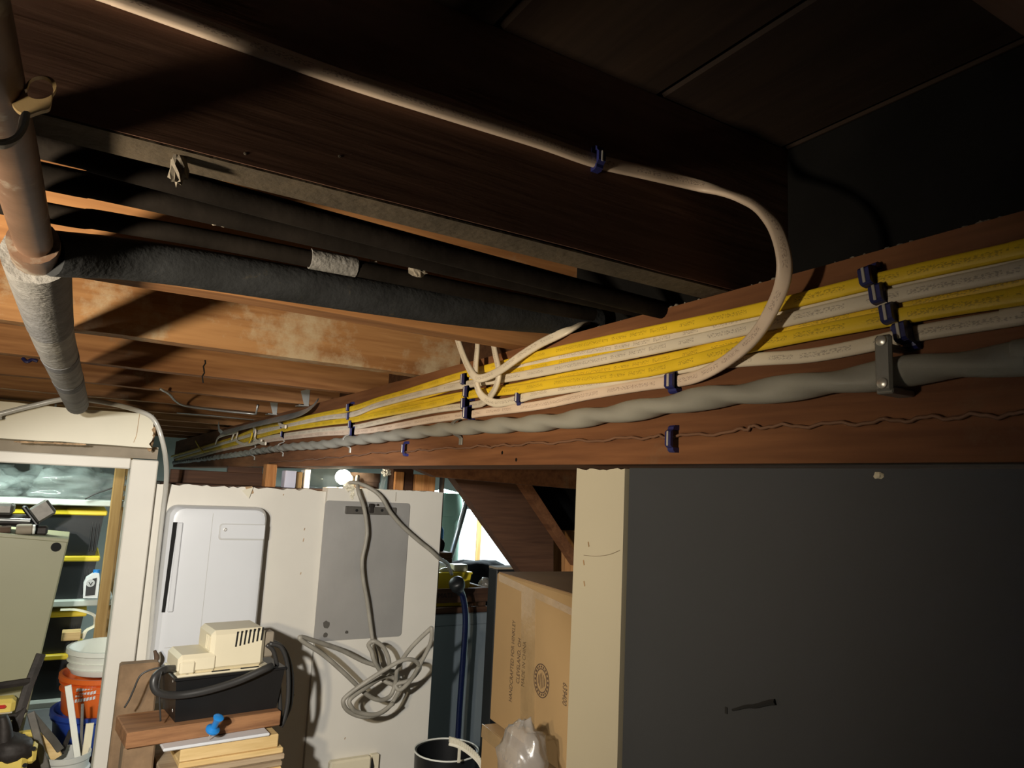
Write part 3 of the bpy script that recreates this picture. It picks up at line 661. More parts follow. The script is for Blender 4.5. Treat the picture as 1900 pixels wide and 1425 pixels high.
# ------------------------------------------------------------------ cable staples
def staple(px, py, label, h=0.026, prot=0.0155, w=0.009, base=GX, axis='X', tilt=0.0):
    c = PX(px, py, base) if axis == 'X' else PY(px, py, base)
    s = thing('cable_staple', label, 'staple', c, 'blue cable staples')
    if axis == 'X': R3 = Matrix(((0, 0, -1), (1, 0, 0), (0, 1, 0))).to_4x4()   # local x->Y (along), y->Z (up), z->-X (out)
    else: R3 = Matrix(((1, 0, 0), (0, 0, -1), (0, 1, 0))).to_4x4()
    T = Matrix.Translation(c) @ R3 @ Matrix.Rotation(math.radians(tilt), 4, 'Z')
    a, hh = w / 2, h / 2; q = 0.0048; pf = prot
    prof = [(-hh, 0), (-hh, 0.006), (-hh + 0.002, 0.0085), (-hh + q, 0.009), (-hh + q + 0.001, pf - 0.002), (-hh + q + 0.003, pf), (hh - q - 0.003, pf), (hh - q - 0.001, pf - 0.002), (hh - q, 0.009), (hh - 0.002, 0.0085), (hh, 0.006), (hh, 0),
            (hh - q - 0.0005, 0), (hh - q - 0.0005, pf - 0.0035), (-hh + q + 0.0005, pf - 0.0035), (-hh + q + 0.0005, 0)]
    mb = MB(); mb.prism([T @ Vector((-a, y, z)) for y, z in prof], (T.to_3x3() @ Vector((w, 0, 0))))
    build('body', mb, 'blue', s)
    build('metal_crown', MB().cbox((-a * 0.28, -hh + q + 0.002, pf - 0.0002), (a * 0.28, hh - q - 0.002, pf + 0.0010), 0.0004, T), 'nail', s)
    return s
for i, (px, py, k) in enumerate(((1630, 519, 'topmost yellow cable, near the right edge'), (1650, 551, 'printed white cable, near the right edge'), (1670, 587, 'wide lower yellow cable, near the right edge'), (1695, 621, 'lowest white cable, near the right edge'))):
    staple(px, py, 'blue staple over the ' + k, 0.027, 0.021, 0.010, tilt=-8)
for i, (px, py, k) in enumerate(((875, 705, 'top of the four'), (880, 728, 'second of the four'), (876, 750, 'third of the four'), (880, 767, 'lowest of the four'))):
    staple(px, py, 'blue staple, %s stacked beside the hanging white loops' % k, 0.030, 0.020, 0.010)
staple(971, 738, 'single blue staple on the white cable right of the loops', 0.027, 0.013)
staple(1258, 708, 'blue staple where the pinkish cable leaves the girder', 0.028, 0.015, 0.013)
staple(1255, 815, 'blue staple on the thin brown wire right of the middle', 0.030, 0.013, 0.009)
staple(757, 833, 'blue staple on the thin brown wire above the metal plate', 0.030, 0.013, 0.010)
for i, (px, py) in enumerate(((656, 757), (656, 773), (660, 788), (662, 802))):
    staple(px, py, 'blue staple, %s of the far stacked row over the plate' % ('top', 'second', 'third', 'lowest')[i], 0.029, 0.018, 0.011)
for i, (px, py) in enumerate(((530, 790), (531, 806), (480, 800), (481, 815))):
    staple(px, py, 'small far blue staple, %s, near the steel angle bar' % ('upper right', 'lower right', 'upper left', 'lower left')[i], 0.030, 0.018, 0.012)
staple(1103, 298, 'dark blue staple holding the pale cable on the dark joist', 0.024, 0.012, 0.008, base=0.512, axis='Y')
c = PY(55, 670, 0.512 + .406 * 4 - .004)
tag(build('staple_scrap', MB().sweep(crm([c + Vector((-.016, 0, .006)), c + Vector((-.006, -.004, -.003)), c + Vector((.004, -.002, .004)), c + Vector((.016, 0, .002))], 4), 0.008, 0.004, (0, -1, 0), 8), 'blue'), 'blue staple scrap left on the orange joist at far left', 'staple')
# grey straps over the twisted cable
def strap(px, py, label, zinc=False, big=False):
    c = PX(px, py, GX)
    s = thing('cable_strap', label, 'strap', c, 'straps over the grey cable')
    w = 0.012; r = 0.0155; pts = []
    for k in range(13):
        a = math.pi * (k / 12) - math.pi / 2; pts.append(c + Vector((-r * 1.40 * math.cos(a), 0, r * math.sin(a))))
    pts = [c + Vector((-0.0015, 0, -r - 0.014))] + [c + Vector((-0.0015, 0, -r - 0.003))] + pts[1:-1] + [c + Vector((-0.0015, 0, r + 0.003)), c + Vector((-0.0015, 0, r + 0.014))]
    build('band', MB().sweep(pts, w, 0.0028, lambda i, n, p: (p - c) * Vector((1, 0, 0.3)) + Vector((-0.004, 0, 0)), 8, flat=0.4), 'clampzinc' if zinc else 'clampgrey', s, True, 35)
    for sz in ((r + 0.009, -r - 0.009) if big else (r + 0.009,)):
        build('screw', MB().lathe([(0.0048, 0), (0.0045, 0.0018), (0.002, 0.003), (0, 0.003)], c + Vector((-0.003, 0, sz)), (-1, 0, 0), 12), 'nail', s, True, 40)
    return s
def strap_big(px, py, label):
    c = PX(px, py, GX); s = thing('cable_strap', label, 'strap', c, 'straps over the grey cable')
    T = Matrix.Translation(c)
    build('face_plate', MB().cbox((-0.032, -0.006, -0.019), (-0.027, 0.008, 0.026), 0.002, T), 'clampgrey', s)
    build('lower_foot', MB().cbox((-0.030, -0.006, -0.021), (0.0, 0.008, -0.016), 0.001, T), 'clampgrey', s)
    build('upper_foot', MB().cbox((-0.030, -0.005, 0.0155), (0.0, 0.007, 0.0185), 0.001, T), 'clampgrey', s)
    for zz in (0.021, -0.013):
        build('screw', MB().lathe([(0.0046, 0), (0.0042, 0.0015), (0.002, 0.0025), (0, 0.0025)], c + Vector((-0.032, 0.001, zz)), (-1, 0, 0), 14), 'nail', s, True, 40)
strap_big(1683, 690, 'large grey two-screw strap on the twisted cable near right edge')
strap(858, 794, 'grey strap with one bright nail below the staple stack')
strap(652, 818, 'pale zinc strap on the twisted cable, rightmost of the three far ones', True)
strap(527, 830, 'pale zinc strap, middle of the three far ones', True)
strap(474, 839, 'pale zinc strap, farthest along the twisted cable', True)
# far tangle of cable ends
for i, (lst, m, lab) in enumerate((
    ([(430, 815), (436, 800), (441, 801), (438, 815), (445, 822), (462, 825), (485, 818)], 'white', 'small white cable loop under the steel angle bar'),
    ([(470, 792), (474, 800), (473, 815), (485, 822), (493, 823)], 'white', 'short white cable end hooking down by the far staples'),
    ([(468, 802), (466, 812), (462, 822)], 'yellow', 'short yellow cable stub pointing down near the far staples'),
    ([(363, 818), (370, 830), (377, 838)], 'yellow', 'cut yellow cable end sticking up far along the girder'),
    ([(400, 823), (405, 812), (420, 806), (440, 802)], 'white', 'far white cable arching under the bar end'),
    ([(516, 778), (520, 788), (530, 792)], 'white', 'short white hook of cable above the far zinc strap'))):
    pts = crm([PX(a, b, CX - 0.02) for a, b in lst], 5)
    tag(build('cable_end', MB().sweep(pts, 0.012, 0.006, (-1, 0, 0), 8, flat=0.75), m, None, True, 50), lab, 'cable')
# steel angle bar under the joists beside the girder
ab = thing('angle_bar', 'bent galvanised angle bar hanging from the joist hanger', 'bar', PX(580, 752, GX - 0.03))
pa, pb, pc = PX(596, 748, GX - 0.012), PX(560, 766, GX - 0.03), PX(412, 803, GX - 0.05)
build('flat_bar', MB().sweep(crm([PX(590, 742, GX - 0.012), PX(575, 758, GX - 0.025), PX(545, 771, GX - 0.035), PX(480, 786, GX - 0.045), pc], 4), 0.030, 0.003, (-0.8, 0, 0.6), 8, flat=0.4), 'galv', ab, True, 40)
build('upturned_end', MB().sweep([pc, pc + Vector((-0.010, 0.02, 0.012)), pc + Vector((-0.016, 0.03, 0.045))], 0.022, 0.003, (-1, 0, 0), 8, flat=0.4), 'galv', ab, True, 40)
# thin rods and strip under the far joists
rz = GT - CZ - 0.006
tag(build('bent_rod', MB().tube(crm([PZ(298, 722, rz), PZ(314, 731, rz), PZ(326, 744, rz), PZ(345, 753, rz), PZ(400, 761, rz), PZ(470, 768, rz)], 4) + [PZ(475, 768, rz), PZ(478, 751, rz + .03)], 0.0035, 8), 'galv', None, True), 'thin bent metal rod hooked under the far joists', 'rod')
tag(build('metal_strip', MB().sweep([PZ(328, 766, rz), PZ(400, 772, rz), PZ(470, 779, rz)], 0.02, 0.003, (0, 0, 1), 6), 'clampzinc'), 'straight pale strip under the farthest joists', 'strip')
# clear tube from the header to the appliance
tz = D - 0.13
ct = [Vector((-1.2, tz - .02, PY(-40, 777, tz - .02).z - .12)), Vector((-0.7, tz - .02, PY(-40, 777, tz - .02).z - .06)), PY(-40, 777, tz - .02), PY(0, 768, tz - .02), PY(60, 753, tz - .02), PY(128, 740, tz - .02), PY(200, 748, tz), PY(262, 764, tz), PY(288, 782, tz), PY(303, 825, tz), PY(309, 870, tz + .05), PY(307, 910, tz + .10), PY(302, 950, D - 0.012), PY(290, 1060, D - 0.012), PY(276, 1210, D - 0.012), PY(262, 1330, D - 0.012), PY(255, 1400, D - 0.012)]
tag(build('vinyl_tube', MB().tube(crm(ct, 8), 0.0068, 12), 'tube', None, True), 'cloudy plastic tube crossing the header and dropping beside the appliance', 'tube')
# ================================================================== ON THE PARTITION
# white wall appliance
YU = D - 0.07
ux0, ux1 = PY(300, 1060, YU).x, PY(489, 1060, YU).x
uz1, uz0 = PY(400, 940, YU).z, PY(285, 1312, YU).z
un = thing('wall_appliance', 'tall white plastic appliance fixed to the partition, black slot on its front', 'appliance', ((ux0 + ux1) / 2, YU + 0.07, uz0))
def rrect(x0, x1, z0, z1, y, r, seg=5, corners=(1, 1, 1, 1)):
    """rounded rectangle in the XZ plane; corners order: bl, br, tr, tl"""
    out = []
    for (cx, cz, a0, on) in ((x0 + r, z0 + r, 180, corners[0]), (x1 - r, z0 + r, 270, corners[1]), (x1 - r, z1 - r, 0, corners[2]), (x0 + r, z1 - r, 90, corners[3])):
        if not on:
            out.append(Vector((x0 if a0 in (180, 90) else x1, y, z0 if a0 in (180, 270) else z1))); continue
        for k in range(seg + 1):
            a = math.radians(a0 + 90 * k / seg); out.append(Vector((cx + r * math.cos(a), y, cz + r * math.sin(a))))
    return out
bd = MB()
lay = [(0.0, D - 0.001), (0.0, YU + 0.035), (0.006, YU + 0.012), (0.016, YU + 0.002), (0.026, YU)]
base = None; n = None
for ins, yy in lay:
    ring = rrect(ux0 + ins, ux1 - ins * 0.6, uz0 + ins, uz1 - ins * 0.5, yy, 0.03)
    o = len(bd.v); bd.v += ring; n = len(ring)
    if base is not None: bd.f += [(base + i, base + (i + 1) % n, o + (i + 1) % n, o + i) for i in range(n)]
    base = o
bd.f.append(tuple(base + i for i in range(n)))
build('housing', bd, 'plastic_w', un, True, 30)
sx = PY(328, 970, YU).x; sx0 = PY(314, 1050, YU).x
st, sb = PY(330, 969, YU).z, PY(305, 1136, YU).z
build('air_slot', MB().prism([(sx0 - 0.006, YU - 0.0008, sb), (sx0 + 0.003, YU - 0.0008, sb), (sx0 + 0.009, YU - 0.0008, st), (sx0 - 0.003, YU - 0.0008, st)], (0, 0.002, 0)), 'slotblack', un)
build('slot_lip', MB().cbox((sx0 + 0.008, YU - 0.006, sb), (sx0 + 0.024, YU, st), 0.003), 'plastic_w', un)
hx0, hx1 = PY(409, 985, YU).x, ux1 - 0.010; hzt, hzb = PY(410, 973, YU).z, PY(410, 999, YU).z
hc = build('handle_cover', MB().prism(rrect(hx0, hx1, hzb, hzt, YU - 0.007, 0.007, 4, (1, 0, 0, 1)), (0, 0.008, 0)), 'plastic_w', un)
build('cover_shade_sheet', MB().prism(rrect(hx0 - 0.004, hx1, hzb - 0.005, hzt + 0.003, YU - 0.0012, 0.009, 4, (1, 0, 0, 1)), (0, 0.0015, 0)), 'seam', un)  # grey sheet painted as the shade around the handle cover
build('screw', MB().lathe([(0.0055, 0), (0.0055, 0.001), (0.003, 0.0015), (0, 0.0008)], ((hx0 + 0.012), YU - 0.007, (hzt + hzb) / 2 + 0.006), (0, -1, 0), 14), 'steel', hc)
sxx = PY(390, 1000, YU).x
build('vertical_seam', MB().box((sxx, YU - 0.0006, uz0 + 0.03), (sxx + 0.0014, YU, uz1 - 0.02)), 'seam', un)
sz = PY(300, 1203, YU).z
build('level_seam', MB().box((ux0 + 0.03, YU - 0.0006, sz), (ux1 - 0.03, YU, sz + 0.0014)), 'seam', un)
# torn patch of paint and paint fold above it
tp = thing('torn_paper', 'flap of torn wallpaper curling off above the white appliance', 'paper', PY(462, 922, D - 0.004))
build('flap', MB().prism([PY(a, b, D - 0.008) for a, b in ((449, 910), (470, 904), (462, 925))], (0, 0.001, 0)), 'cream', tp)
build('bare_patch', MB().prism([PY(a, b, D - 0.0005) for a, b in ((455, 903), (468, 902), (471, 915), (460, 919))], (0, 0.0005, 0)), 'brokenwood', tp)
# grey steel plate with magnetic bar
YP = D - 0.014
pl = [PY(a, b, YP - 0.002) for a, b in ((605, 928), (760, 934), (745, 1179), (580, 1192))]
pc = sum(pl, Vector()) / 4
px0, px1 = (pl[0].x + pl[3].x) / 2, (pl[1].x + pl[2].x) / 2; pz1, pz0 = (pl[0].z + pl[1].z) / 2, (pl[2].z + pl[3].z) / 2
plate = thing('steel_plate', 'grey steel plate screwed to the partition behind the hanging cord', 'plate', ((px0 + px1) / 2, YP, pz0))
build('sheet', MB().prism(rrect(px0, px1, pz0, pz1, YP - 0.004, 0.012, 4), (0, 0.004, 0)), 'steel', plate)
bx0, bx1 = PY(639, 945, YP).x, PY(732, 948, YP).x; bz1, bz0 = PY(680, 940, YP).z, PY(680, 954, YP).z
hb = thing('magnet_bar', 'short dark metal bar across the top of the steel plate', 'bar', ((bx0 + bx1) / 2, YP - .01, bz0))
build('bar', MB().cbox((bx0, YP - 0.016, bz0), (bx1, YP - 0.0045, bz1), 0.002), 'dullmetal', hb)
for px in (662, 709):
    build('screw_hole', MB().lathe([(0.005, 0), (0.005, 0.0008), (0, 0.0008)], PY(px, 947, YP - 0.016), (0, -1, 0), 12), 'slotblack', hb)
build('latch', MB().cbox((PY(683, 940, YP).x, YP - 0.022, PY(683, 951, YP).z), (PY(690, 940, YP).x, YP - 0.005, PY(683, 934, YP).z), 0.002), 'darkmetal', hb)
build('pin', MB().tube([PY(688, 937, YP - .01), PY(700, 937, YP - .01)], 0.0014, 8), 'darkmetal', hb)
build('pin_knob', MB().blob(PY(701, 937, YP - .01), (0.004, 0.004, 0.004), 0, 1, 10), 'darkmetal', hb, True)
for i, (px, py, r) in enumerate(((606, 1159, 0.012), (604, 1178, 0.008), (643, 1173, 0.006))):
    build('stain', MB().prism([p + (0.2 * r * Vector((random.uniform(-1, 1), 0, random.uniform(-1, 1)))) for p in disc(PY(px, py, YP - 0.0044), r, (0, -1, 0), (0, 0, 1), 10)], (0, 0.0003, 0)), 'dullmetal', plate)
# beige outlet cover at the bottom
oc = thing('outlet_cover', 'beige outlet box cover low on the partition', 'outlet', PY(650, 1440, YP - 0.01))
ox0, ox1 = PY(608, 1412, YP).x, PY(700, 1402, YP).x; oz1 = PY(650, 1403, YP).z
build('cover', MB().cbox((ox0, YP - 0.03, oz1 - 0.16), (ox1 - 0.03, YP, oz1), 0.006), 'beige', oc)
build('side_box', MB().cbox((ox1 - 0.028, YP - 0.02, oz1 - 0.16), (ox1, YP, oz1), 0.002), 'beige', oc)
build('painted_shadow', MB().prism([(ox1 - 0.031, YP - 0.0305, oz1), (ox1 - 0.022, YP - 0.0305, oz1 - 0.03), (ox1 - 0.024, YP - 0.0305, oz1 - 0.1), (ox1 - 0.032, YP - 0.0305, oz1 - 0.1)], (0, 0.001, 0)), 'slotblack', oc)  # black patch painted as the shadow between cover and side box
# ------------------------------------------------------------------ glowing bulb with its cord
bl = thing('light_bulb', 'glowing bare bulb lying on top of the partition', 'bulb', BULB - Vector((0, 0, 0.03)))
gb = MB().lathe([(0.0, -0.028), (0.012, -0.025), (0.022, -0.015), (0.0265, 0.0), (0.024, 0.012), (0.016, 0.024), (0.012, 0.034)], BULB, (0.55, 0.25, -0.1), 20)
bo = build('glass', gb, 'bulbglass', bl, True); 
build('socket', MB().lathe([(0.0135, 0.032), (0.0145, 0.036), (0.0145, 0.06), (0.008, 0.064)], BULB, (0.55, 0.25, -0.1), 16), 'socket', bl, True, 40)
YW = D - 0.055
ext = [PY(664, 884, D + .03), PY(663, 897, D - .02), PY(666, 915, YW), PY(676, 945, YW), PY(681, 985, YW), PY(678, 1010, YW), PY(672, 1040, YW), PY(674, 1075, YW), PY(682, 1120, YW), PY(691, 1185, YW), PY(697, 1210, YW - .03), PY(703, 1240, YW - .05), PY(712, 1262, YW - .06), PY(728, 1270, YW - .07)]
coil = [(735, 1275, .08), (736, 1250, .09), (726, 1245, .10), (708, 1247, .11), (694, 1225, .12), (690, 1210, .12), (684, 1196, .12), (695, 1190, .13), (712, 1202, .13), (722, 1228, .13), (718, 1250, .12), (700, 1236, .10), (672, 1226, .10), (630, 1205, .12), (580, 1188, .16), (558, 1182, .18), (562, 1190, .18), (600, 1215, .16), (640, 1250, .14), (680, 1288, .12), (705, 1299, .11), (725, 1290, .10), (734, 1265, .10), (738, 1240, .12), (760, 1205, .15), (795, 1170, .18), (801, 1168, .19), (798, 1195, .18), (778, 1235, .16), (762, 1262, .13), (742, 1280, .11), (735, 1270, .10), (760, 1262, .12), (776, 1245, .14), (778, 1235, .16), (765, 1224, .17), (740, 1228, .17), (690, 1258, .16), (645, 1290, .15), (637, 1305, .15), (650, 1322, .14), (680, 1330, .13), (715, 1318, .12), (735, 1292, .11), (742, 1272, .10), (730, 1258, .09), (712, 1256, .10), (680, 1275, .14), (650, 1297, .15), (652, 1312, .15), (665, 1322, .14), (700, 1325, .13), (730, 1305, .12)]
ext += [PY(a, b, D - 0.014 - c * 1.25) for a, b, c in coil]
tag(build('extension_cord', MB().tube(crm(ext, 7), 0.0068, 10), 'cord', None, True), 'grey extension cord hanging from the bulb in a loose tangle before the plate', 'cord')
c2 = [PY(640, 899, D + .02), PY(652, 895, D - .02), PY(672, 899, D - .03), PY(695, 911, D - .045), PY(710, 926, D - .055), PY(724, 950, D - .06), PY(745, 975, D - .06), PY(775, 1002, D - .06), PY(800, 1022, D - .055), PY(815, 1036, D - .04), PY(830, 1046, D + .06), PY(838, 1065, D + 0.2)]
tag(build('lamp_cable', MB().tube(crm(c2, 6), 0.0070, 10), 'cord', None, True), 'dark grey cord slanting from the bulb down past the partition edge', 'cord')
# crumbled paper wads around the bulb
for i, (px, py, yy, r, lab) in enumerate(((648, 905, D - .012, (0.018, 0.008, 0.012), 'crumpled cream paper wad below the glowing bulb'), (653, 919, D - .012, (0.009, 0.006, 0.012), 'small torn cream shred hanging under the bulb'), (717, 876, D + .03, (0.014, 0.008, 0.012), 'white crumpled film beside the brown duct end'), (635, 864, D - .2, (0.03, 0.006, 0.006), 'white fluff strip under the girder by the bulb'))):
    tag(build('paper_scrap', MB().blob(PY(px, py, yy), r, 0.8, 3, 16, i * 2.2 + 1), 'paperwhite' if i > 1 else 'cream'), lab, 'scrap')
tag(build('film_strip', MB().sweep([PY(715, 878, D + .03), PY(712, 890, D + .03), PY(708, 908, D + .03)], 0.016, 0.003, (0, -1, 0), 6), 'bagclear'), 'narrow clear film strip hanging from the white crumpled film', 'film')
# ------------------------------------------------------------------ things behind the partition's top edge
def behind(name, label, cat, x0, y0, x1, y1, Y, dep, m, c=0.003):
    a, b = PY(x0, y1, Y), PY(x1, y0, Y)
    return tag(build(name, MB().cbox((a.x, Y, a.z), (b.x, Y + dep, b.z), c), m), label, cat)
tz0 = TOPZ
def shelf_thing(name, label, cat, x0, y0, x1, Y, dep, m, bottom=None):
    a, b = PY(x0, 905, Y), PY(x1, y0, Y)
    return tag(build(name, MB().cbox((a.x, Y, (tz0 + 0.0005) if bottom is None else bottom), (b.x, Y + dep, b.z), 0.002), m), label, cat)
tag(build('wall_plate', MB().box((PY(300, 905, D).x, D + 0.055, tz0 - 0.04), (XP2 - 0.005, D + 0.52, tz0)), 'brownwood'), 'brown ledge board behind the top of the partition', 'ledge')
shelf_thing('brown_board', 'long dark brown board lying behind the partition top at left', 'board', 313, 879, 489, D + 0.16, 0.03, 'brownwood')
shelf_thing('wood_block', 'orange wood block upright on the partition top left of the bulb', 'block', 491, 862, 515, D + 0.06, 0.05, 'orangewood')
lc = shelf_thing('lilac_box', 'pale lilac plastic box on the partition top', 'box', 527, 874, 551, D + 0.08, 0.05, 'lilac')
cb = shelf_thing('small_carton', 'small brown carton beside the pale lilac box', 'carton', 552, 876, 562, D + 0.07, 0.04, 'cardboard')
shelf_thing('white_box', 'bright white narrow box right of the small brown carton', 'box', 563, 871, 577, D + 0.10, 0.05, 'plastic_w2')
tag(build('plastic_bundle', MB().blob(PY(606, 885, D + .40) + Vector((0, 0, -.004)), (0.085, 0.05, 0.05), 0.25, 2.2, 24, 4.4, tz0 + .001), 'bagclear', None, True), 'bundle wrapped in clear plastic beside the glowing bulb', 'bundle')
dn = PY(690, 885, D + .06)
dk = thing('duct_end', 'rusty brown round duct standing on the partition by the bulb', 'duct', (dn.x, D + 0.13, tz0))
build('shell', MB().lathe([(0.052, 0.0005), (0.052, 0.030), (0.056, 0.034), (0.056, GB - tz0 - 0.002)], (dn.x, D + 0.13, tz0), (0, 0, 1), 24), 'brownpipe', dk, True, 40)
shelf_thing('wood_block', 'reddish wood block with a chipped corner right of the round duct', 'block', 727, 870, 768, D + 0.07, 0.05, 'brownwood')
shelf_thing('wood_block', 'small orange wood offcut leaning on the reddish block', 'block', 732, 876, 751, D + 0.055, 0.014, 'orangewood')
shelf_thing('wood_block', 'light orange wood block at the right end of the partition top', 'block', 770, 882, 809, D + 0.06, 0.06, 'orangewood')
behind('dark_post', 'narrow dark post past the right end of the partition', 'post', 810, 884, 826, 1100, D + 0.14, 0.04, 'brownpipe')
shelf_thing('brown_board', 'short brown board further back, left of the orange block', 'board', 420, 868, 488, D + 0.2, 0.03, 'brownwood')
# ================================================================== PUMP ON ITS STACK OF WOOD
def frustum(mb, lo, hi, inset):
    (x0, y0, z0), (x1, y1, z1) = lo, hi; i = inset
    vs = [(x0+i, y0+i, z0), (x1-i, y0+i, z0), (x1-i, y1-i, z0), (x0+i, y1-i, z0), (x0, y0, z1), (x1, y0, z1), (x1, y1, z1), (x0, y1, z1)]
    return mb.add(vs, ((0,3,2,1),(4,5,6,7),(0,1,5,4),(1,2,6,5),(2,3,7,6),(3,0,4,7)))
YQ = 1.98
qx0, qx1 = PY(314, 1300, YQ).x, PY(524, 1270, YQ).x
qz0, qz1 = PY(420, 1329, YQ).z, PY(420, 1248, YQ).z
pump = thing('condensate_pump', 'condensate pump with cream cover on a black tank', 'pump', ((qx0 + qx1) / 2, YQ + .07, qz0))
tk = MB(); frustum(tk, (qx0, YQ, qz0), (qx1, YQ + 0.15, qz1 - .006), 0.010)
tank = build('tank', tk, 'blackplastic', pump)
build('tank_rim', MB().cbox((qx0 - .004, YQ - .004, qz1 - .008), (qx1 + .004, YQ + .154, qz1 - .001), .002), 'blackplastic', tank)
for zz in (0.2, 0.86): build('rivet', MB().lathe([(0.004, 0), (0.003, 0.0015), (0, 0.002)], (qx0 + 0.0005 + 0.010 * (1 - zz), YQ + 0.035, qz0 + (qz1 - qz0) * zz), (-1, 0, 0), 10), 'nail', tank)
build('cover_flange', MB().cbox((qx0 + .002, YQ + .002, qz1 - .001), (PY(500, 1240, YQ).x, YQ + .148, qz1 + .005), .002), 'beige', pump)
cx0, cx1 = PY(318, 1225, YQ).x + .008, PY(490, 1215, YQ).x; cm = PY(388, 1190, YQ).x
zl, zu = PY(400, 1212, YQ).z, PY(440, 1170, YQ).z
cv = build('cover', MB().cbox((cx0, YQ + .008, qz1 + .004), (cm + .02, YQ + .13, zl), .009), 'beige', pump)
build('motor_cover', MB().cbox((cm, YQ + .012, qz1 + .004), (cx1, YQ + .135, zu), .010), 'beige', pump)
kx = PY(366, 1220, YQ).x
build('cover_step', MB().cbox((cx0 + .004, YQ + .003, qz1 + .004), (kx - .01, YQ + .02, zl - .014), .005), 'beige', cv)
for i in range(7):
    xx = PY(434 + i * 8, 1188, YQ).x
    build('vent_slot', MB().prism([(xx, YQ + .0112, PY(440, 1202, YQ).z + i * .0018), (xx + .0042, YQ + .0112, PY(440, 1202, YQ).z + i * .0018), (xx + .0062, YQ + .0112, PY(440, 1174, YQ).z + i * .0010), (xx + .0020, YQ + .0112, PY(440, 1174, YQ).z + i * .0010)], (0, .0015, 0)), 'slotblack', pump)
for i in range(4):
    build('rib', MB().cbox((cm - .0025, YQ + .022 + i * .010, zl + .004), (cm, YQ + .027 + i * .010, zu - .014), .001), 'beige', pump)
for px in (403, 458):
    build('clip_slot', MB().box((PY(px - 17, 1245, YQ).x, YQ + .0005, qz1 + .0052), (PY(px + 17, 1245, YQ).x, YQ + .003, qz1 + .0075)), 'slotblack', pump)
build('float_port', MB().lathe([(0.016, 0), (0.016, 0.003), (0.0, 0.003)], (PY(341, 1248, YQ).x, YQ + .022, qz1 + .0045), (0, 0, 1), 16), 'slotblack', pump)
build('outlet_fitting', MB().cbox((cx1 - .002, YQ + .03, qz1 + .02), (cx1 + .03, YQ + .07, qz1 + .085), .004), 'trimgrey', pump)
hs = [PY(322, 1241, YQ + .02), PY(305, 1243, YQ - .01), PY(288, 1256, YQ - .025), PY(286, 1274, YQ - .03), PY(298, 1287, YQ - .03), PY(330, 1290, YQ - .02), (PY(380, 1282, YQ - .02)), PY(440, 1264, YQ - .015), PY(490, 1242, YQ - .012), PY(503, 1236, YQ)]
tag(build('rubber_hose', MB().tube(crm(hs, 6), 0.0095, 10), 'blackcord', None, True), 'black rubber hose looping from the pump around its tank', 'hose')
for i, (lst, lab) in enumerate((([(493, 1192), (512, 1193), (530, 1210), (541, 1250), (540, 1300), (530, 1330), (520, 1345)], 'outer strand of the black cord coiled at the pump end'),
                               ([(495, 1196), (508, 1210), (516, 1250), (519, 1300), (521, 1343)], 'inner strand of the black cord coiled at the pump end'),
                               ([(500, 1194), (522, 1202), (534, 1240), (534, 1300), (526, 1338), (520, 1348)], 'middle strand of the black cord coiled at the pump end'))):
    tag(build('pump_cord', MB().tube(crm([PY(a, b, YQ + .05 - .012 * i) for a, b in lst], 6), 0.0058, 8), 'blackcord', None, True), lab, 'cord', 'pump cord strands')
tag(build('thin_lead', MB().tube(crm([PY(a, b, YQ + .03) for a, b in ((316, 1238), (290, 1240), (262, 1252), (248, 1280), (240, 1298), (231, 1313))], 6), 0.0022, 8), 'blackcord', None, True), 'thin black lead arching left from the pump over the plank', 'wire')
tag(build('thin_lead', MB().tube(crm([PY(a, b, YQ - .035) for a, b in ((300, 1246), (295, 1270), (296, 1300), (298, 1338))], 6), 0.0020, 8), 'blackcord', None, True), 'thin black wire hanging straight down the tank\'s left end', 'wire')
tag(build('frayed_wires', MB().tube(crm([PY(a, b, D - .14) for a, b in ((287, 1207), (291, 1222), (284, 1238), (278, 1262), (277, 1290), (281, 1306))], 6), lambda t: 0.004 + 0.003 * math.sin(t * 9) ** 2, 8), 'brownpipe', None, True), 'frayed brown wire bundle below the white appliance', 'wire')
# wood under the pump
def board(name, label, x0, x1, yt, yb, Yf, dep, m, ref=None, skew=0.0, cat='board', group='boards stacked under the pump', z0=None, z1=None):
    ym = (yt + yb) / 2 or 1365
    a, b = PY(x0, ym, Yf).x, PY(x1, ym, Yf).x; r = ref or (x0 + x1) / 2
    zb, zt = (PY(r, yb, Yf).z if z0 is None else z0), (PY(r, yt, Yf).z if z1 is None else z1)
    mt = rot_about(((a + b) / 2, Yf + dep / 2, 0), 'Z', skew)
    return tag(build(name, MB().cbox((a, Yf, zb), (b, Yf + dep, zt), .0025, mt), m), label, cat, group)
pump.rotation_euler.z = math.radians(6.5)
zp0 = qz0 - .036
zlev = [zp0]
board('cedar_plank', 'reddish plank directly under the pump, sticking out left', 226, 517, 0, 0, 1.955, 0.15, 'cedar', z0=zp0, z1=qz0 - .0005, skew=6)
Yk = 1.93
def stackz(py): return PY(420, py, Yk).z
L = [zp0, zp0 - .008, zp0 - .040, zp0 - .054, zp0 - .068, zp0 - .080, zp0 - .093, zp0 - .112]
board('white_strip', 'thin white strip on top of the wood stack under the plank', 300, 499, 0, 0, Yk - .01, 0.15, 'plastic_w', z0=zp0 - .008, z1=zp0 - .0004, skew=4.2)
board('pine_block', 'thick light pine block behind the blue push pin', 333, 516, 0, 0, Yk, 0.14, 'pine', z0=L[2], z1=zp0 - .0085, skew=4.0)
board('pine_board', 'pale pine board just under the thick pine block', 334, 527, 0, 0, Yk - .004, 0.15, 'pine', z0=L[3], z1=L[2] - .0004, skew=2.8)
board('grey_board', 'greyish long board at the middle of the wood stack', 302, 530, 0, 0, Yk - .012, 0.17, 'greyplank', z0=L[4], z1=L[3] - .0004, skew=4.2)
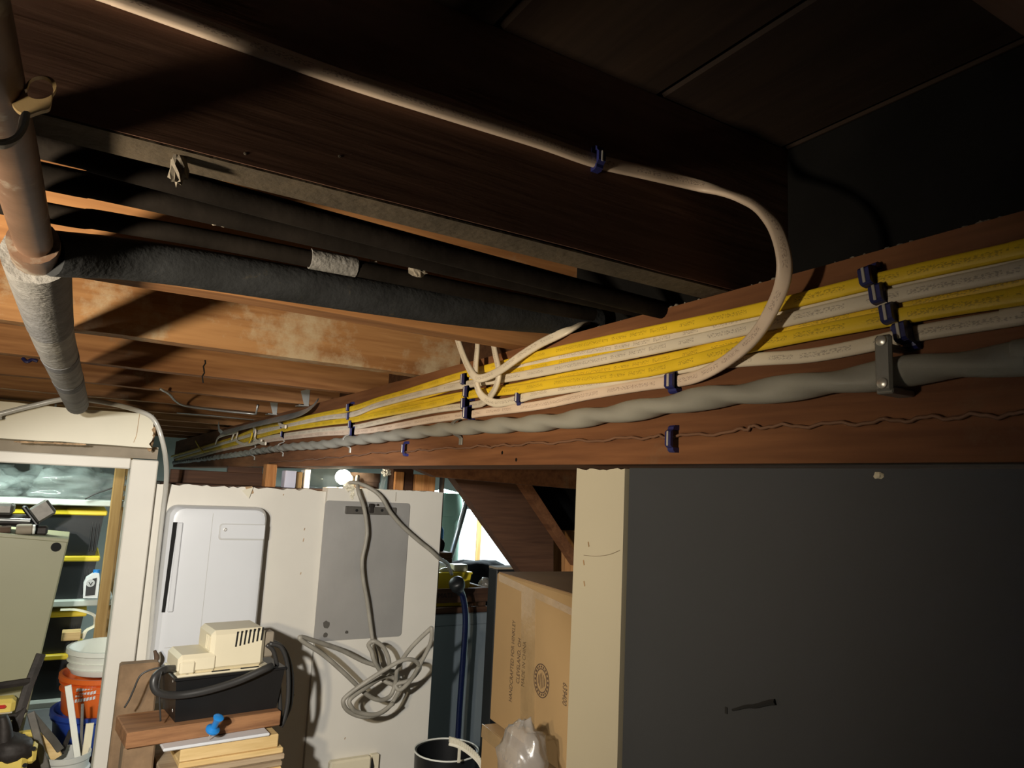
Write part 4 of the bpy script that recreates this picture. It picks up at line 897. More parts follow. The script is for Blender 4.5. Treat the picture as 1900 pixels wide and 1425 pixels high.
board('grey_board', 'greyish board with a dark gap above it, second from bottom pine', 286, 527, 0, 0, Yk - .02, 0.18, 'greyplank', z0=L[5], z1=L[4] - .0004, skew=3.4)
board('pine_board', 'yellowish pine board low in the wood stack', 286, 526, 0, 0, Yk - .024, 0.18, 'pine', z0=L[6], z1=L[5] - .0004, skew=3.8)
board('pine_board', 'lowest yellowish pine board lying on the strand board', 290, 524, 0, 0, Yk - .022, 0.18, 'pine', z0=L[7], z1=L[6] - .0004, skew=3.0)
xs0, xs1 = PY(290, 1425, Yk).x, PY(520, 1415, Yk).x
sd = thing('wooden_stand', 'strand board stand carrying the wood stack and pump', 'stand', ((xs0 + xs1) / 2, Yk + .1, 0))
build('top_board', MB().cbox((xs0, Yk - .02, L[7] - .022), (xs1, Yk + .22, L[7] - .0005), .003), 'osb', sd)
for xx in (xs0, xs1 - .04):
    build('leg', MB().cbox((xx, Yk, 0), (xx + .04, Yk + .2, L[7] - .022), .003), 'osb', sd)
xb0, xb1 = PY(228, 1400, 1.95).x, PY(287, 1400, 1.95).x
tag(build('rough_post', MB().cbox((xb0, 1.95, 0), (xb1, 2.04, zp0 - .0005), .004), 'brownblock'), 'rough brown post under the left end of the reddish plank', 'post')
a, b = PY(219, 1270, 2.12), PY(292, 1270, 2.12)
tag(build('brown_board_piece', MB().cbox((a.x, 2.12, 0), (b.x, 2.16, PY(240, 1233, 2.12).z), .004), 'brownblock'), 'upright rough brown board behind the reddish plank', 'board')
pn = PY(393, 1352, Yk - .045)
pin = thing('push_pin', 'large blue push pin stuck in front of the pine stack', 'push pin', pn - Vector((.01, 0, .03)))
ax = Vector((0.20, -0.42, 0.80)).normalized()
base = PY(386, 1371, Yk - .013)
build('needle', MB().tube([base, base + ax * .030], 0.0012, 8), 'nail', pin)
build('grip', MB().lathe([(0.002, .024), (0.0165, .026), (0.0165, .030), (0.008, .036), (0.0075, .052), (0.0115, .060), (0.0125, .064), (0.009, .066), (0, .066)], base, ax, 20), 'pinblue', pin, True, 40)
# ================================================================== STORAGE ROOM THROUGH THE DOORWAY
def bench(name, label, x0, x1, y0, y1, z, m='brownwood'):
    t = thing(name, label, 'bench', ((x0 + x1) / 2, (y0 + y1) / 2, 0))
    build('top', MB().cbox((x0, y0, z - .03), (x1, y1, z), .003), m, t)
    for xx in (x0, x1 - .04):
        for yy in (y0, y1 - .04): build('leg', MB().box((xx, yy, 0), (xx + .04, yy + .04, z - .03)), m, t)
# beige cabinet leaning
YCb = 2.75
c_tr, c_br = PY(128, 1000, YCb), PY(48, 1335, YCb)
ang = math.degrees(math.atan2(c_tr.x - c_br.x, c_tr.z - c_br.z))
Hc = (c_tr.z) / math.cos(math.radians(ang))
mt = rot_about(c_tr, 'Y', ang)
cab = thing('beige_cabinet', 'olive beige metal cabinet leaning in the doorway', 'cabinet', (c_tr.x - .3, YCb + .2, 0))
build('body', MB().cbox((c_tr.x - .62, YCb, c_tr.z - Hc + .012), (c_tr.x, YCb + .30, c_tr.z), .004, mt), 'beigecab', cab)
build('top_rim', MB().cbox((c_tr.x - .62, YCb - .002, c_tr.z - .012), (c_tr.x, YCb + .30, c_tr.z + .0), .002, mt), 'beigecab', cab)
build('lock_hole', MB().lathe([(0.0145, 0), (0.0145, 0.0012), (0, 0.0012)], PY(104, 1015, YCb - .0005), (0, -1, 0), 18), 'slotblack', cab)
zt = c_tr.z + .004
vs = thing('bench_vise', 'dark grey machine vise sitting on the beige cabinet', 'vise', PY(20, 985, YCb + .1))
build('base', MB().cbox((c_tr.x - .45, YCb + .06, zt + .045), (c_tr.x - .13, YCb + .2, zt + .060), .006), 'darkmetal', vs)
build('jaw', MB().cbox(PY(-30, 955, YCb + .06), PY(26, 935, YCb + .06) + Vector((0, .1, 0)), .008), 'dullmetal', vs)
build('slide_bar', MB().tube([PY(0, 964, YCb + .05), PY(56, 966, YCb + .05)], 0.006, 10), 'galv', vs)
build('lower_jaw', MB().cbox(PY(-30, 975, YCb + .07), PY(60, 957, YCb + .07) + Vector((0, .08, 0)), .008), 'darkmetal', vs)
cl2 = thing('clamp_tool', 'grey clamp tool tilted at the cabinet top corner', 'tool', PY(80, 985, YCb + .1))
mt2 = rot_about(PY(80, 950, YCb + .07), 'Y', -38)
c0 = PY(80, 948, YCb + .07)
build('head', MB().cbox(c0 + Vector((-.03, 0, -.028)), c0 + Vector((.03, .05, .028)), .006, mt2), 'dullmetal', cl2)
build('grip', MB().cbox(c0 + Vector((-.042, .005, -.034)), c0 + Vector((-.028, .045, .045)), .005, mt2), 'blackplastic', cl2)
build('foot', MB().cbox((c0.x - .05, YCb + .07, zt + .001), (c0.x + .02, YCb + .12, zt + .03), .006), 'darkmetal', cl2)
hm = thing('mallet', 'mallet with a pale round end lying on the beige cabinet', 'mallet', PY(40, 992, YCb + .03))
build('handle', MB().tube([PY(-40, 985, YCb + .03), PY(20, 982, YCb + .03)], 0.012, 10), 'brownpipe', hm, True)
build('head', MB().lathe([(0.014, 0), (0.0165, .006), (0.0165, .04), (0.013, .044)], PY(30, 982, YCb + .03), (1, 0, 0.02), 16), 'trimgrey', hm, True, 40)
build('striking_face', MB().lathe([(0.0155, 0), (0.015, .006), (0, .008)], PY(30, 982, YCb + .03) + Vector((.044, 0, 0)), (1, 0, 0.02), 16), 'bucketwhite', hm, True, 40)
# shelf with totes
YS = 3.20
sh = thing('storage_shelf', 'timber storage shelving full of black and yellow totes', 'shelf', (PY(120, 1200, YS).x, YS + .2, 0))
xsl, xsr = PY(-120, 930, YS).x, PY(222, 930, YS).x + .02
shz = [PY(100, 926, YS).z, PY(150, 1113, YS).z, PY(100, 1300, YS).z]
for z in shz: build('shelf_board', MB().cbox((xsl, YS - .01, z - .022), (xsr, YS + .42, z), .003), 'shelfwhite', sh)
for xx, m in ((PY(203, 1040, YS - .05).x, 'pine_z'), (xsl - .03, 'pine_z')):
    build('upright', MB().cbox((xx - .02, YS - .05, 0), (xx + .018, YS - .012, GT - .1), .003), m, sh)
xx = PY(203, 1040, YS - .05).x
build('upright', MB().cbox((xx + .025, YS + .38, 0), (xx + .06, YS + .418, GT - .1), .003), 'pine_z', sh)
def tote(label, x1, zb, zt, x0=-30, Y=YS + .01, printed=True, xt=115):
    a, b = PY(x0, 1000, Y).x, x1
    t = thing('storage_tote', label, 'tote', ((a + b) / 2, Y + .18, zb), 'black totes with yellow lids')
    mb = MB(); frustum(mb, (a + .006, Y + .006, zb + .0005), (b - .006, Y + .36, zt - .018), 0.012)
    bo = build('body', mb, 'toteblack', t)
    for k in range(3):
        build('corner_rib', MB().cbox((b - .022 - k * .011, Y + .008, zb + .015), (b - .016 - k * .011, Y + .0145, zt - .02), .002), 'toteblack', bo)
    build('lid', MB().cbox((a - .004, Y - .003, zt - .020), (b + .004, Y + .37, zt - .0005), .004), 'totelid', t)
    if printed:
        zc = (zb + zt) / 2; xx = b - .16
        for dz, hh, m in ((.030, .010, 'greyprint'), (.019, .005, 'greyprint'), (.0, .020, 'purpleprint'), (-.022, .006, 'greyprint')):
            build('print', MB().box((xx - .03, Y + .0135, zc + dz), (xx + .06 - abs(dz) * .4, Y + .0150, zc + dz + hh)), m, bo)
    return t
xr = PY(191, 1000, YS).x
zA = PY(150, 1032, YS).z
tote('upper black tote with yellow lid, under the plastic bag shelf', xr, zA, PY(130, 946, YS).z)
tote('black tote behind the white jug on the middle shelf', xr - .005, shz[1], zA - .0005)
zB = PY(110, 1215, YS).z
tote('black tote below the middle shelf with a strap over it', PY(155, 1170, YS).x, zB, PY(110, 1136, YS).z)
tote('lowest black tote beside the bucket stack', PY(155, 1170, YS).x + .005, shz[2], zB - .0005)
tag(build('wood_offcut', MB().cbox(PY(113, 1190, YS - .06), PY(151, 1172, YS - .06) + Vector((0, .06, 0)), .002), 'pine'), 'short pine offcut before the strapped black tote', 'offcut')
tag(build('cream_strap', MB().sweep(crm([PY(a, b, YS - .01) for a, b in ((112, 1131), (140, 1131), (168, 1138), (177, 1146), (176, 1160), (160, 1170), (152, 1185))], 5), .016, .003, (0, -.5, 1), 6), 'cream'), 'cream webbing strap draped over the black tote', 'strap')
jg = thing('oil_jug', 'white plastic jug with blue cap and dark label on the shelf', 'jug', PY(168, 1112, YS - .02))
jp = [PY(a, b, YS - .035) for a, b in ((154, 1110), (181, 1110), (185, 1075), (184, 1064), (176, 1063), (160, 1073), (155, 1084))]
build('body', MB().prism(jp, (0, .05, 0)), 'plastic_w2', jg)
build('label', MB().prism([PY(a, b, YS - .0362) for a, b in ((158, 1106), (176, 1104), (180, 1072), (172, 1074), (160, 1086))], (0, .001, 0)), 'toteblack', jg)
lb = jg.children[1]
build('emblem', MB().prism(disc(PY(168, 1082, YS - .0368), 0.014, (0, -1, 0), (0, 0, 1), 16), (0, .0006, 0)), 'greyprint', lb)
em = MB().prism([PY(a, b, YS - .0376) for a, b in ((164, 1080), (166, 1080), (168, 1084), (171, 1080), (173, 1080), (168, 1087))], (0, .0006, 0)); build('chevron_mark', em, 'toteblack', lb)
build('cap', MB().lathe([(0.012, 0), (0.012, .014), (0, .014)], PY(179, 1064, YS - .012), (0, 0, 1), 14), 'pinblue', jg, True, 40)
b0 = PY(140, 905, YS + .15)
tag(build('plastic_bag', MB().blob((b0.x - .02, YS + .16, shz[0] + .055), (.17, .12, .075), .45, 2.6, 44, 2.3, shz[0] + .001), 'bagclear', None, True), 'crumpled clear plastic bag on the top shelf, right half', 'bag')
b0 = PY(20, 905, YS + .1)
tag(build('plastic_bag', MB().blob((b0.x - .13, YS + .16, shz[0] + .05), (.15, .12, .07), .45, 2.4, 40, 7.7, shz[0] + .001), 'bagclear', None, True), 'crumpled dull plastic bag on the top shelf, left half', 'bag')
tag(build('thin_lead', MB().tube(crm([PY(a, b, YS - .02) for a, b in ((158, 926), (175, 917), (195, 910), (225, 900))], 5), .003, 8), 'blackcord', None, True), 'thin dark wire crossing the top shelf edge by the stud', 'wire')
# buckets
def bucket(label, c, z0, z1, r, m, bands=(), group='buckets in the storage room', printed=False):
    t = thing('bucket', label, 'bucket', (c[0], c[1], z0), group); h = z1 - z0
    prof = [(r * .86, .0005), (r * .9, .01)]
    for b in bands: prof += [(r * (.9 + .08 * (b - .02)), h * (b - .02)), (r * (.9 + .08 * b) + .006, h * (b - .01)), (r * (.9 + .08 * b) + .006, h * (b + .01)), (r * (.9 + .08 * b), h * (b + .02))]
    prof += [(r * .98, h - .02), (r * 1.03, h - .016), (r * 1.03, h - .001), (r * .96, h - .001), (r * .90, h - .03), (r * .86, .02), (0.001, .018)]
    build('body', MB().lathe(prof, (c[0], c[1], z0), (0, 0, 1), 36), m, t, True, 35)
    return t
YBk = 2.92
bc = PY(196, 1290, YBk); cc = (bc.x, YBk + .02)
def bz(py): return PY(150, py, YBk - .1).z
zbl = bz(1405)
bench('low_bench', 'low dark bench under the buckets', cc[0] - .22, cc[0] + .22, YBk - .19, YBk + .2, zbl - .0005)
bucket('deep blue bucket at the bottom of the bucket stack', cc, zbl, bz(1330), .155, 'bucketblue', (.8,))
ob = bucket('orange bucket between the white and the blue buckets', cc, bz(1330) - .012, bz(1262), .143, 'bucketorange', (.62, .8))
bucket('white bucket with ridges on top of the orange bucket', cc, bz(1262) + .0005, bz(1213), .132, 'bucketwhite', (.25, .5))
# faded square print with slanting white lettering on the orange bucket
lp = MB()
for k in range(7):
    a0 = math.radians(228 + k * 4); a1 = math.radians(231 + k * 4)
    for j in range(3):
        zz = bz(1312) + .010 + j * .017 + k * .002
        rr = .1365 + .0008
        p = [Vector((cc[0] + rr * math.cos(a), cc[1] + rr * math.sin(a), z)) for a, z in ((a0, zz), (a1, zz + .003), (a1, zz + .013), (a0, zz + .010))]
        lp.prism(p, Vector((math.cos(a0), math.sin(a0), 0)) * .0006)
lpo = build('faded_print', lp, 'greyprint', ob); lpo['kind'] = 'stuff'
# grey pail with tools
YG = 2.60
gc = PY(124, 1395, YG); gr = (PY(170, 1395, YG).x - PY(80, 1395, YG).x) / 2
gz1 = gc.z; gz0 = gz1 - .21
bench('low_bench', 'low bench before the cabinet holding the grey pail', gc.x - .42, gc.x + .13, YG - .1, YG + .12, gz0 - .0005)
gp = bucket('pale grey pail full of hand tools and sticks', (gc.x, YG), gz0, gz1, gr, 'bucketgrey', (.62, .78))
build('handle_lug', MB().lathe([(.010, 0), (.010, .012), (0, .012)], (gc.x + .015, YG - gr * .98, gz1 - .05), (0, -1, 0), 14), 'bucketwhite', gp, True, 40)
build('bail', MB().tube(crm([Vector((gc.x + .015, YG - gr - .008, gz1 - .05)), Vector((gc.x + .02, YG - gr - .02, gz1 - .075)), Vector((gc.x + .03, YG - gr - .02, gz1 - .10)), Vector((gc.x + .06, YG - gr * .8, gz1 - .12))], 4), .003, 8), 'galv', gp, True)
def stick(name, label, p, q, w, t, m, cat='tool', nrm=(0, -1, 0)):
    return tag(build(name, MB().sweep([p, p.lerp(q, .5), q], w, t, nrm, 8, flat=.35), m), label, cat, 'tools in the grey pail')
stick('white_stick', 'tall white square stick in the grey pail', PY(146, 1420, YG), PY(126, 1272, YG + .02), .018, .012, 'bucketwhite', 'stick')
stick('steel_rod', 'thin grey steel bar standing in the grey pail', PY(150, 1400, YG + .04), PY(153, 1306, YG + .05), .008, .006, 'dullmetal', 'rod')
stick('pale_stake', 'short pale pointed stake in the grey pail, rightmost', PY(158, 1410, YG + .02), PY(167, 1342, YG + .02), .022, .006, 'beige', 'stake')
stick('saw_handle', 'tan wooden saw handle leaning left in the grey pail', PY(105, 1405, YG - .02), PY(80, 1362, YG - .03), .03, .014, 'pine', 'handle')
stick('hand_saw', 'dark flat blade crossing the grey pail', PY(114, 1398, YG), PY(132, 1355, YG + .04), .014, .004, 'darkmetal', 'blade')
fs = thing('framing_square', 'steel framing square poking up left of the grey pail', 'square', PY(85, 1440, YG - .08))
build('long_arm', MB().sweep([PY(57, 1322, YG - .06), PY(84, 1425, YG - .07), PY(92, 1470, YG - .07)], .020, .003, (0, -1, 0), 6, flat=.3), 'dullmetal', fs)
build('short_arm', MB().sweep([PY(57, 1324, YG - .058), PY(100, 1375, YG - .045), PY(112, 1392, YG - .04)], .020, .003, (0, -1, 0), 6, flat=.3), 'dullmetal', fs)
# dark metal frame, yellow and red things far left
fr = thing('folding_rack', 'rusty dark steel frame leaning before the beige cabinet', 'frame', PY(30, 1440, 2.52))
build('upright_bar', MB().sweep([PY(76, 1214, 2.62), PY(50, 1280, 2.58), PY(14, 1395, 2.52)], .026, .018, (0, -1, 0), 8, flat=.4), 'darkmetal', fr)
build('cross_bar', MB().sweep([PY(-40, 1278, 2.55), PY(54, 1264, 2.585)], .02, .014, (0, -1, 0), 8, flat=.4), 'darkmetal', fr)
build('lower_bar', MB().sweep([PY(-40, 1345, 2.53), PY(30, 1328, 2.55), PY(48, 1316, 2.56)], .018, .012, (0, -1, 0), 8, flat=.4), 'darkmetal', fr)
bc2 = thing('tool_case', 'yellow and red tool case at the far left behind the steel frame', 'case', PY(0, 1335, 2.66))
build('tray', MB().cbox(PY(-60, 1334, 2.66), PY(30, 1297, 2.66) + Vector((0, .06, 0)), .01), 'yellowplastic', bc2)
build('red_insert', MB().cbox(PY(-60, 1322, 2.65), PY(12, 1309, 2.65) + Vector((0, .02, 0)), .004), 'red', bc2)
build('white_insert', MB().cbox(PY(-60, 1331, 2.648), PY(22, 1323, 2.648) + Vector((0, .02, 0)), .003), 'plastic_w', bc2)
gv = thing('grey_anvil', 'small grey anvil-shaped casting at the bottom left corner', 'anvil', PY(20, 1412, 2.42))
build('body', MB().blob(PY(18, 1390, 2.44), (.055, .05, .038), .3, 1.8, 20, 3), 'darkmetal', gv, True)
build('horn', MB().tube(crm([PY(8, 1385, 2.43), PY(8, 1350, 2.43), PY(4, 1328, 2.43)], 4), lambda t: .024 - .012 * t, 10), 'darkmetal', gv, True)
ys_ = thing('yellow_sawhorse', 'yellow plastic folding sawhorse at the bottom left', 'sawhorse', PY(40, 1440, 2.40))
build('top_rail', MB().cbox(PY(-60, 1470, 2.40), PY(52, 1400, 2.40) + Vector((0, .10, 0)), .012), 'yellowplastic', ys_)
build('hinge_lug', MB().cbox(PY(46, 1420, 2.41), PY(70, 1384, 2.41) + Vector((0, .05, 0)), .008), 'yellowplastic', ys_)
build('far_rail', MB().cbox(PY(20, 1375, 2.58), PY(80, 1356, 2.58) + Vector((0, .03, 0)), .006), 'yellowplastic', ys_)
for px, py in ((62, 1389), (46, 1420)): build('bolt_hole', MB().lathe([(.006, 0), (.006, .001), (0, .001)], PY(px, py, 2.3995), (0, -1, 0), 12), 'slotblack', ys_)
for sx in (-.25, -.02): build('leg', MB().cbox((PY(40, 1430, 2.42).x + sx, 2.41, 0), (PY(40, 1430, 2.42).x + sx + .04, 2.47, PY(40, 1470, 2.40).z), .006), 'yellowplastic', ys_)
# ================================================================== BEYOND THE PARTITION, UNDER THE STAIRS
stair = thing('staircase', 'dark underside of a wooden stair, broad stringer slanting below the girder', 'stairs', PY(1000, 1060, 2.0) * 1.0)
stair.location.z = 0
def pprism(name, lst, Y, dep, m): return build(name, MB().prism([PY(a, b, Y) for a, b in lst], (0, dep, 0)), m, stair)
pprism('header_board', ((742, 856), (1090, 868), (1090, 909), (810, 885)), 1.72, .04, 'girder')
pprism('stringer', ((824, 862), (960, 866), (1027, 985), (1027, 1062), (972, 1068)), 1.98, .045, 'brownwood')
pprism('brace', ((942, 862), (962, 862), (1082, 1046), (1068, 1050)), 1.90, .03, 'girder')
pprism('end_board', ((1018, 985), (1085, 985), (1085, 1070), (1018, 1070)), 2.08, .03, 'orangewood')
pprism('void_shade_sheet', ((945, 860), (1250, 860), (1250, 1080), (1018, 1064), (1018, 985)), 2.16, .03, 'nearblack')  # black sheet added where the space under the stairs is in deep shade
pq = PY(1150, 1000, 2.1)
build('post', MB().cbox((pq.x, 2.02, 0), (pq.x + .08, 2.10, GB - .01), .004), 'brownwood', stair)
# cardboard boxes
u = Vector((0.087, 0.996, 0)).normalized(); vv = Vector((u.y, -u.x, 0)); nf = -vv
A = PY(922, 1062, 1.66)
def on_face(px, py, A=A):
    r = ray(px, py); o = Vector((0, 0, CZ)); t = (A - o).dot(nf) / r.dot(nf); return o + r * t
zb1 = on_face(916, 1341).z
def obox(mb, A, l, dpt, z0, z1, c=.004, lean=0):
    Mx = Matrix((( -u.x, vv.x, 0, A.x), (-u.y, vv.y, 0, A.y), (0, 0, 1, 0), (0, 0, 0, 1)))
    return mb.cbox((0, 0, z0), (l, dpt, z1), c, Mx)
B1 = thing('cardboard_box', 'tall taped cardboard box with dark print, upper of the two boxes', 'box', A - u * .3 + vv * .2 - Vector((0, 0, A.z - zb1)), 'cardboard boxes')
cbx = build('carton', obox(MB(), A, .60, .38, zb1, A.z, .004), 'cardboard', B1)
lid = build('top_flaps', obox(MB(), A + vv * .004 - u * .004, .592, .372, A.z, A.z + .002, .0006), 'cardtop', B1)
def face_quad(lst, off, A=A): return [on_face(a, b, A) + nf * off for a, b in lst]
build('tape_strip', MB().prism(face_quad(((968, 1098), (994, 1110), (992, 1398), (966, 1368)), .0008), nf * -.0008), 'tape', B1)
build('edge_tape', MB().prism(face_quad(((926, 1064), (1078, 1136), (1078, 1150), (926, 1078)), .0007), nf * -.0007), 'tape', B1)
def face_text(nm, body, size, px, py, right, up, align='CENTER', A=A, parent=cbx, shear=0, vs=1.7): return text(nm, body, size, on_face(px, py, A), right, up, 'ink', parent, align, .0008, shear, vs)
Zu = Vector((0, 0, 1))
hgt = (on_face(952, 1155) - on_face(948, 1302)).length
face_text('printed_line', 'HANDCRAFTED FOR HINKLEY', hgt / 13.2, 951, 1226, Zu, u)
face_text('printed_line', 'CLEVELAND, OH', hgt / 13.2, 963, 1226, Zu, u)
face_text('printed_line', 'MADE IN CHINA', hgt / 13.2, 972.5, 1232, Zu, u)
face_text('printed_number', '639400', (on_face(1048, 1262) - on_face(1048, 1312)).length / 3.55, 1048, 1287, -Zu, -u, shear=.2)
ec = on_face(1005, 1263); er = (on_face(1005, 1231) - on_face(1005, 1295)).length / 2
def fdisc(r, off): return [ec + nf * off + (-u) * (r * math.cos(2 * math.pi * k / 32)) + Zu * (r * math.sin(2 * math.pi * k / 32)) for k in range(32)]
emb = build('round_emblem', MB().ring_prism(fdisc(er, .0006), fdisc(er * .94, .0006), nf * .0004), 'ink', cbx)
build('emblem_ring', MB().ring_prism(fdisc(er * .72, .0006), fdisc(er * .66, .0006), nf * .0004), 'ink', cbx)
lt = MB()
for k in range(20):
    a0 = 2 * math.pi * k / 20; a1 = a0 + .16
    lt.prism([ec + nf * .0006 + (-u) * (rr * math.cos(a)) + Zu * (rr * math.sin(a)) for rr, a in ((er * .77, a0), (er * .88, a0), (er * .88, a1), (er * .77, a1))], nf * .0003)
build('emblem_lettering', lt, 'ink', cbx)['kind'] = 'stuff'
for k in range(5):
    o = (k - 2) * er * .2; hh = er * (.5 - .1 * abs(k - 2))
    build('emblem_bar', MB().prism([ec + nf * .0006 + (-u) * (o - er * .03) - Zu * hh, ec + nf * .0006 + (-u) * (o + er * .03) - Zu * (hh - er * .1), ec + nf * .0006 + (-u) * (o + er * .03) + Zu * hh, ec + nf * .0006 + (-u) * (o - er * .03) + Zu * (hh - er * .15)], nf * .0003), 'ink', cbx)
r = ray(895, 1343); B = Vector((0, 0, CZ)) + r * ((zb1 - CZ) / r.z)
A2 = B.copy()
B2 = thing('cardboard_box', 'lower cardboard box under the printed one, number on its side', 'box', A2 - u * .3 + vv * .2 - Vector((0, 0, A2.z)), 'cardboard boxes')
cb2 = build('carton', obox(MB(), A2, .66, .46, .35, zb1 - .0008, .004), 'cardboard', B2)
build('edge_tape', MB().prism([A2 + vv * .001 + nf * .0016, A2 + nf * .0016 - u * .62, A2 + nf * .0016 - u * .62 - Zu * .03, A2 + nf * .0016 - Zu * .03], nf * -.0012), 'tape', B2)
face_text('printed_number', '639400', .034, 950, 1413, -u, Zu, 'CENTER', A2, cb2, 0, 1.0)
tag(build('base_crate', obox(MB(), A2 + vv * .02, .62, .42, 0.0, .3495, .004), 'brownwood'), 'low brown crate under the cardboard boxes', 'crate')
bg = on_face(1050, 1395) + nf * .10
tag(build('plastic_bag', MB().blob((bg.x, bg.y, bg.z - .02), (.045, .06, .085), .3, 2.4, 30, 9.2), 'bagwhite', None, True), 'milky plastic bag before the cardboard boxes at the bottom', 'bag')
# grey cabinet, crate and the blue lamp neck
YK = 2.80
gx0, gx1 = PY(792, 1200, YK).x - .25, PY(903, 1200, YK).x; gzt = PY(850, 1139, YK).z
gcab = thing('grey_cabinet', 'blue grey metal cabinet behind the end of the partition', 'cabinet', ((gx0 + gx1) / 2, YK + .25, 0))
build('body', MB().cbox((gx0, YK, 0), (gx1, YK + .36, gzt), .003), 'greycab', gcab)
build('drawer_front', MB().cbox((gx0 + .004, YK - .004, PY(850, 1160, YK).z + .002), (gx1 - .003, YK, gzt - .002), .001), 'greycab', gcab)
build('door', MB().cbox((gx0 + .004, YK - .004, .05), (gx1 - .003, YK, PY(850, 1160, YK).z), .001), 'greycab', gcab)
cr = thing('wooden_crate', 'brown wooden crate with faint black lettering on the grey cabinet', 'crate', ((gx0 + gx1) / 2, YK + .15, gzt))
kx0, kx1 = PY(790, 1110, YK).x - .1, PY(908, 1110, YK).x
zk = [gzt + .0005, PY(850, 1128, YK).z, PY(850, 1119, YK).z, PY(850, 1093, YK).z]
build('front_board', MB().cbox((kx0, YK + .01, zk[2]), (kx1, YK + .028, zk[3]), .002), 'brownwood', cr)
build('front_board', MB().cbox((kx0, YK + .01, zk[0]), (kx1, YK + .028, zk[1]), .002), 'brownwood', cr)
build('back_board', MB().cbox((kx0, YK + .30, zk[0]), (kx1, YK + .318, zk[3]), .002), 'brownwood', cr)
for xx in (kx0, kx1 - .018): build('end_board', MB().cbox((xx, YK + .028, zk[0]), (xx + .018, YK + .30, zk[3]), .002), 'brownwood', cr)
build('floor_board', MB().box((kx0 + .018, YK + .028, zk[0]), (kx1 - .018, YK + .30, zk[0] + .012)), 'brownwood', cr)
text('crate_lettering', 'MATI', .030, PY(812, 1106, YK + .0098), (1, 0, 0), (0, 0, 1), 'slotblack', cr)
text('crate_lettering', '&', .030, PY(862, 1105, YK + .0098), (1, 0, 0), (0, 0, 1), 'slotblack', cr)
dk2 = thing('dark_cupboard', 'narrow dark cupboard standing behind the cardboard boxes', 'cupboard', (PY(912, 1200, 2.25).x, 2.28, 0))
build('board', MB().cbox((PY(915, 1200, 2.25).x, 2.25, 0), (PY(915, 1200, 2.25).x + .3, 2.31, PY(912, 1057, 2.25).z), .003), 'blackplastic', dk2)
build('pale_top', MB().cbox((PY(915, 1200, 2.25).x, 2.25, PY(912, 1057, 2.25).z), (PY(915, 1200, 2.25).x + .3, 2.31, PY(912, 1053, 2.25).z), .001), 'trimgrey', dk2)
YL = 2.62
gn = thing('gooseneck_lamp', 'deep blue gooseneck with a dark cup-shaped head', 'lamp', PY(845, 1420, YL))
neck = crm([PY(850, 1088, YL - .02), PY(859, 1108, YL), PY(864, 1150, YL), PY(860, 1220, YL), PY(853, 1320, YL), PY(848, 1420, YL), PY(842, 1560, YL)], 6)
build('neck', MB().tube(neck, .0125, 14), 'bluegloss', gn, True)
hd_ax = (PY(846, 1074, YL - .04) - PY(857, 1104, YL)).normalized()
build('head', MB().lathe([(.013, -.01), (.016, .005), (.029, .028), (.032, .042), (.030, .058), (.022, .066), (.0, .066)], PY(853, 1098, YL), hd_ax, 20), 'blackplastic', gn, True, 50)
build('base', MB().lathe([(.09, 0.0), (.09, .015), (.02, .03), (.0125, .05), (.0125, neck[-1].z + .01)], (neck[-1].x, neck[-1].y, 0.0), (0, 0, 1), 20), 'blackplastic', gn, True, 40)
# yellow bin and small things on the crate
yb_ = thing('yellow_bin', 'yellow plastic parts bin standing in the wooden crate', 'bin', PY(840, 1092, YK + .15))
mbx = MB(); frustum(mbx, (PY(803, 1075, YK + .1).x, YK + .1, zk[0] + .013), (PY(874, 1075, YK + .1).x, YK + .27, PY(840, 1065, YK + .1).z), .012); build('body', mbx, 'totelid', yb_)
build('rim', MB().cbox((PY(803, 1075, YK + .1).x - .005, YK + .095, PY(840, 1066, YK + .1).z), (PY(874, 1075, YK + .1).x + .005, YK + .275, PY(840, 1062, YK + .1).z), .002), 'totelid', yb_)
zbn = PY(840, 1062, YK + .1).z
tag(build('cream_block', MB().cbox((PY(843, 1055, YK + .12).x, YK + .12, zbn + .0005), (PY(868, 1055, YK + .12).x, YK + .18, PY(850, 1048, YK + .12).z), .003), 'cream'), 'cream block on the yellow bin', 'block')
tag(build('rope_hank', MB().tube(crm([PY(a, b, YK + .13) for a, b in ((812, 1063), (820, 1057), (832, 1055), (840, 1060), (826, 1059), (815, 1062))], 5), .006, 8), 'bucketwhite', None, True), 'white rope hank lying on the yellow bin', 'rope')
tag(build('paper_roll', MB().lathe([(.010, 0), (.030, 0), (.030, .05), (.010, .05)], PY(806, 1052, YK + .22), (.8, -.4, -.2), 18), 'plastic_w2', None, True, 40), 'white paper roll at the partition edge above the bin', 'roll')
sdr = thing('screwdriver', 'red and yellow handled screwdriver standing at the partition edge', 'screwdriver', PY(808, 1022, 3.35))
build('handle', MB().lathe([(.010, 0), (.016, .01), (.017, .06), (.014, .075)], PY(806, 1022, 3.35), (.12, 0, 1), 12), 'red', sdr, True, 40)
build('tip_cap', MB().lathe([(.014, .075), (.013, .09), (0, .095)], PY(806, 1022, 3.35), (.12, 0, 1), 12), 'totelid', sdr, True, 40)
tag(build('blue_bottle', MB().lathe([(.022, 0), (.024, .01), (.024, .10), (.009, .125), (.009, .14), (0, .142)], Vector((PY(815, 1000, 3.39).x, 3.395, PY(806, 1022, 3.35).z)), (0, 0, 1), 14), 'pinblue', None, True, 40), 'small blue bottle above the red screwdriver', 'bottle')
tag(build('black_bundle', MB().blob(PY(817, 1012, 3.36) , (.018, .03, .035), .3, 2, 16, 2), 'blackcloth', None, True), 'black bundle beside the red screwdriver', 'bundle')
shx = PY(812, 1020, 3.35).x
bench('narrow_shelf', 'narrow dark rack behind the partition edge', shx - .2, shx + .045, 3.27, 3.43, PY(806, 1022, 3.35).z - .001)
